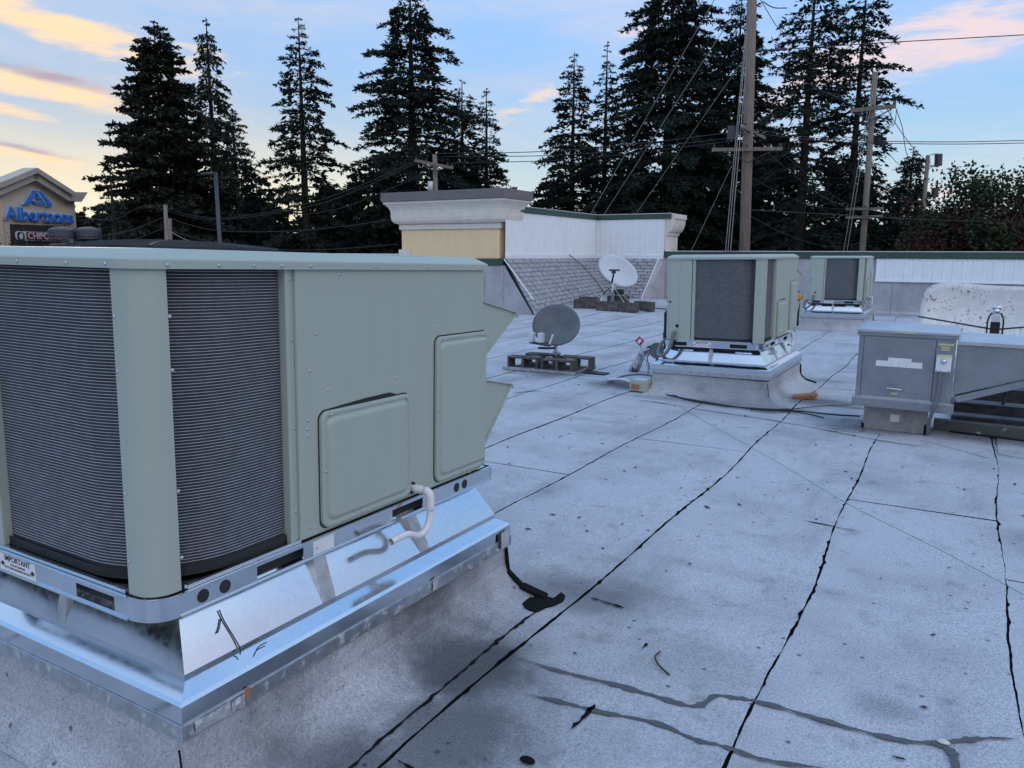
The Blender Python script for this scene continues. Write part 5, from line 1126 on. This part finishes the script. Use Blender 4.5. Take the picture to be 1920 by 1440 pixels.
wire([(786, 303), (690, 348), (600, 382), (500, 402), (413, 412), (350, 406), (310, 394)], (58, 56, 54, 52, 50, 48.5, 47), .016, 'lower of two sagging wires from the pier pole to the thin brown pole')
wire([(808, 320), (727, 356), (640, 390), (560, 404)], (58, 56, 55, 54), .014, 'thin wire falling away from the transformer of the pier pole')
wire([(730, 412), (640, 425), (530, 434), (413, 433), (350, 420), (315, 407)], (60, 56, 53, 50, 48, 47), .018, 'long sagging wire across the dark trees above the front unit')
wire([(745, 458), (660, 465), (567, 469), (480, 466), (413, 457), (350, 442), (313, 430)], (60, 57, 54, 52, 50, 48, 47), .018, 'lowest sagging wire just above the lid of the front unit')
wire([(308, 407), (250, 430), (187, 444), (120, 452)], (47, 45, 43, 41), .016, 'wire running from the thin brown pole down towards the twin lamp')
wire([(308, 427), (260, 446), (213, 457), (150, 466)], (47, 45, 43, 41), .016, 'lower wire running from the thin brown pole down behind the front unit')
wire([(310, 386), (263, 388), (213, 412), (143, 405)], (47, 50, 54, 58), .016, 'wire looping from the thin brown pole to the corner of the store gable')
wire([(313, 430), (345, 448), (385, 462)], (47, 45, 42), .016, 'pale short wire falling from the thin brown pole behind the front unit', M_GUY)
def guy(x0, y0, x1, y1, D0, Dd, label, r=.016): wire([(x0, y0), (.5*(x0+x1), .5*(y0+y1)), (x1, y1)], (D0, .5*(D0+Dd), Dd), r, label, M_GUY, 3)
guy(1345, -10, 1010, 570, 31, 36, 'guy wire crossing the dark giant, farthest from the large pole'); guy(1396, -5, 1040, 545, 31, 36, 'middle guy wire of the three slanting from the large pole'); guy(1391, 116, 1120, 505, 31, 36, 'lowest guy wire of the three slanting from the large pole')
guy(1398, 60, 1352, 560, 30.6, 29.5, 'steep guy wire farthest from the large pole'); guy(1400, 60, 1357, 560, 30.6, 29.5, 'steep guy wire in the middle of three by the large pole'); guy(1402, 88, 1362, 560, 30.6, 29.5, 'steep guy wire closest to the large pole'); guy(1372, 311, 1280, 505, 31, 31, 'thin dark guy wire below the long crossarm', .010)
guy(1637, 146, 1570, 540, 47.6, 46, 'outer guy wire of the slanting pole'); guy(1640, 150, 1577, 540, 47.6, 46, 'inner guy wire of the slanting pole')

# ------------------------------------------------------------------ store with the gable
FE = np.array([-sin(radians(22.7)), cos(radians(22.7)), 0.0]); FN = np.array([FE[1], -FE[0], 0.0]); F0 = atd(100, 430, 58.0)
def fac(x, y):
    d = _ray(x, y); t_ = ((F0-_C)@FN)/(d@FN); p = _C+d*t_; return (p-F0)@FE, p[2]
def fw(s, z, d=0.0): return F0*np.array([1, 1, 0])+FE*s+FN*d+np.array([0, 0, z])
st = thing('store_front', 'tan stucco supermarket gable with blue lettering at the picture edge', 'building')
def plate(poly, d0, d1, name, m, parent): return MB().prism(poly, lambda s, z: fw(s, z, d0), lambda s, z: fw(s, z, d1)).build(name, m, parent)
sR, _z = fac(143, 420); pk, zpk = fac(57, 330); ev = fac(130, 372); sL = 2*pk-sR; zt_ = fac(128, 374)[1]
gab = [(sL-4, GZ), (sR, GZ), (sR, zt_), (fac(126, 376)[0], zt_), (pk, zpk), (2*pk-fac(126, 376)[0], zt_), (sL-4, zt_)]
plate(gab, -8, 0, 'wall', M_TAN, st)
e1, e2 = fac(152, 362), fac(126, 362); tp = fac(55, 317); th = .75
def mould(a, b, name, w=.62, d=.55):
    a, b = np.array(a), np.array(b); n_ = np.array([-(b-a)[1], (b-a)[0]])/np.linalg.norm(b-a); n_ = n_ if n_[1] < 0 else -n_
    plate([tuple(a), tuple(b), tuple(b+n_*w), tuple(a+n_*w)], -.4, d*.7, name, M_TAN2, st); plate([tuple(a-n_*.08), tuple(b-n_*.08), tuple(b+n_*w*.35), tuple(a+n_*w*.35)], -.4, d, name, M_TAN2, st)
mould(tp, e2, 'gable_moulding'); mould(tp, (2*pk-e2[0], e2[1]), 'gable_moulding')
plate([(e2[0]-.2, e2[1]+.05), (e1[0], e1[1]+.05), (sR+.05, e1[1]-.62), (e2[0]-.2, e1[1]-.62)], -8.0, .5, 'eave_cornice', M_TAN2, st)
for x_ in (7, 127): s0 = fac(x_, 440)[0]; plate([(s0-.06, GZ), (s0+.06, GZ), (s0+.06, fac(x_, 419)[1]), (s0-.06, fac(x_, 419)[1])], .0, .06, 'pilaster_joint', M_TAN2, st)
FR = lambda s, z, d: frame(fw(s, z, d), FE, (0, 0, 1))
# store lettering and its emblem
a0, a1 = fac(1, 397), fac(137, 405); tw = a1[0]-a0[0]
for mt, o_, d_ in ((M_BLUEL, .075, .10), (M_BLUE, .008, .16)):
    text('Albertsons', 1.08, mt, st, FR(.5*(a0[0]+a1[0])-.02, .5*(a0[1]+a1[1])-.12, d_), 'store_lettering', .05, o_*.7, sx=tw/7.15*1.52/1.08)
def emb(pts, name, m, d0, d1): plate([fac(*p) for p in pts], d0, d1, name, m, st)
emb([(38, 384), (42, 379), (58, 355), (72, 356), (95, 382), (94, 388), (82, 387), (80, 379), (66, 362), (54, 379), (53, 385)], 'store_emblem', M_BLUEL, .02, .12)
emb([(41, 382), (44, 379), (58, 357), (67, 358), (52, 380), (51, 383)], 'store_emblem', M_BLUE, .12, .17); emb([(69, 359), (72, 358), (93, 382), (92, 386), (84, 385), (82, 378)], 'store_emblem', M_BLUE, .12, .17)
for q in ([(67, 364), (71, 370), (69, 376), (66, 372)], [(57, 377), (65, 377), (68, 383), (61, 382)], [(70, 384), (73, 378), (79, 379), (76, 384)]): emb(q, 'emblem_leaf', M_BLUE, .03, .17)
# brown panel and the restaurant sign on it
q = [fac(18, 420), fac(122, 424), fac(125, 470), fac(21, 470)]; plate(q, -.02, .05, 'sign_panel', M_BROWN, st)
sg = thing('restaurant_sign', 'red and brown restaurant sign with a white border on the brown panel', 'sign')
def sp(x0, y0, x1, y1, d0, d1, name, m, r=.12):
    A, B = fac(x0, y0), fac(x1, y1); return plate(rrect(A[0], B[0], B[1], A[1], r), d0, d1, name, m, sg)
sp(26, 433, 128, 453, .06, .12, 'border', M_WHITE, .22); sp(28, 435, 43, 450.5, .12, .14, 'emblem_plate', M_BROWN, .15); sp(45, 434.5, 126, 452, .12, .14, 'name_plate', M_RED, .15)
c0_, c1_ = fac(48, 442), fac(91, 443); text('CHIPOTLE', .56, M_WHITE, sg, FR(c0_[0], .5*(c0_[1]+c1_[1])-.02, .155), 'sign_lettering', .01, .004, 'LEFT', sx=(c1_[0]-c0_[0])/1.80)
plate([fac(*p) for p in ((34, 438), (37, 437), (39, 440), (39, 446), (36, 449), (33, 447), (32, 442))], .14, .155, 'sign_emblem', M_LABEL, sg)
# twin parking lamp
DL = 36.0
lm = pole('double-headed grey parking lamp before the restaurant sign', 140, 428, 143, 470, DL, .09, 0, M_LAMP, 'parking_lamp')
lm['category'] = 'lamp'
for cx in (115, 166):
    c = atd(cx, 437, DL); MB().lathe([(.10, .24), (.27, .22), (.42, .15), (.46, .10), (.46, .06), (.49, .05), (.49, -.14), (.46, -.16), (.46, -.24), (.10, -.22)], 28, tuple(c)).build('lamp_head', M_LAMP, lm, smooth=False)
MB().bar(atd(128, 436, DL), atd(153, 434, DL), .1).build('arm', M_LAMP, lm)
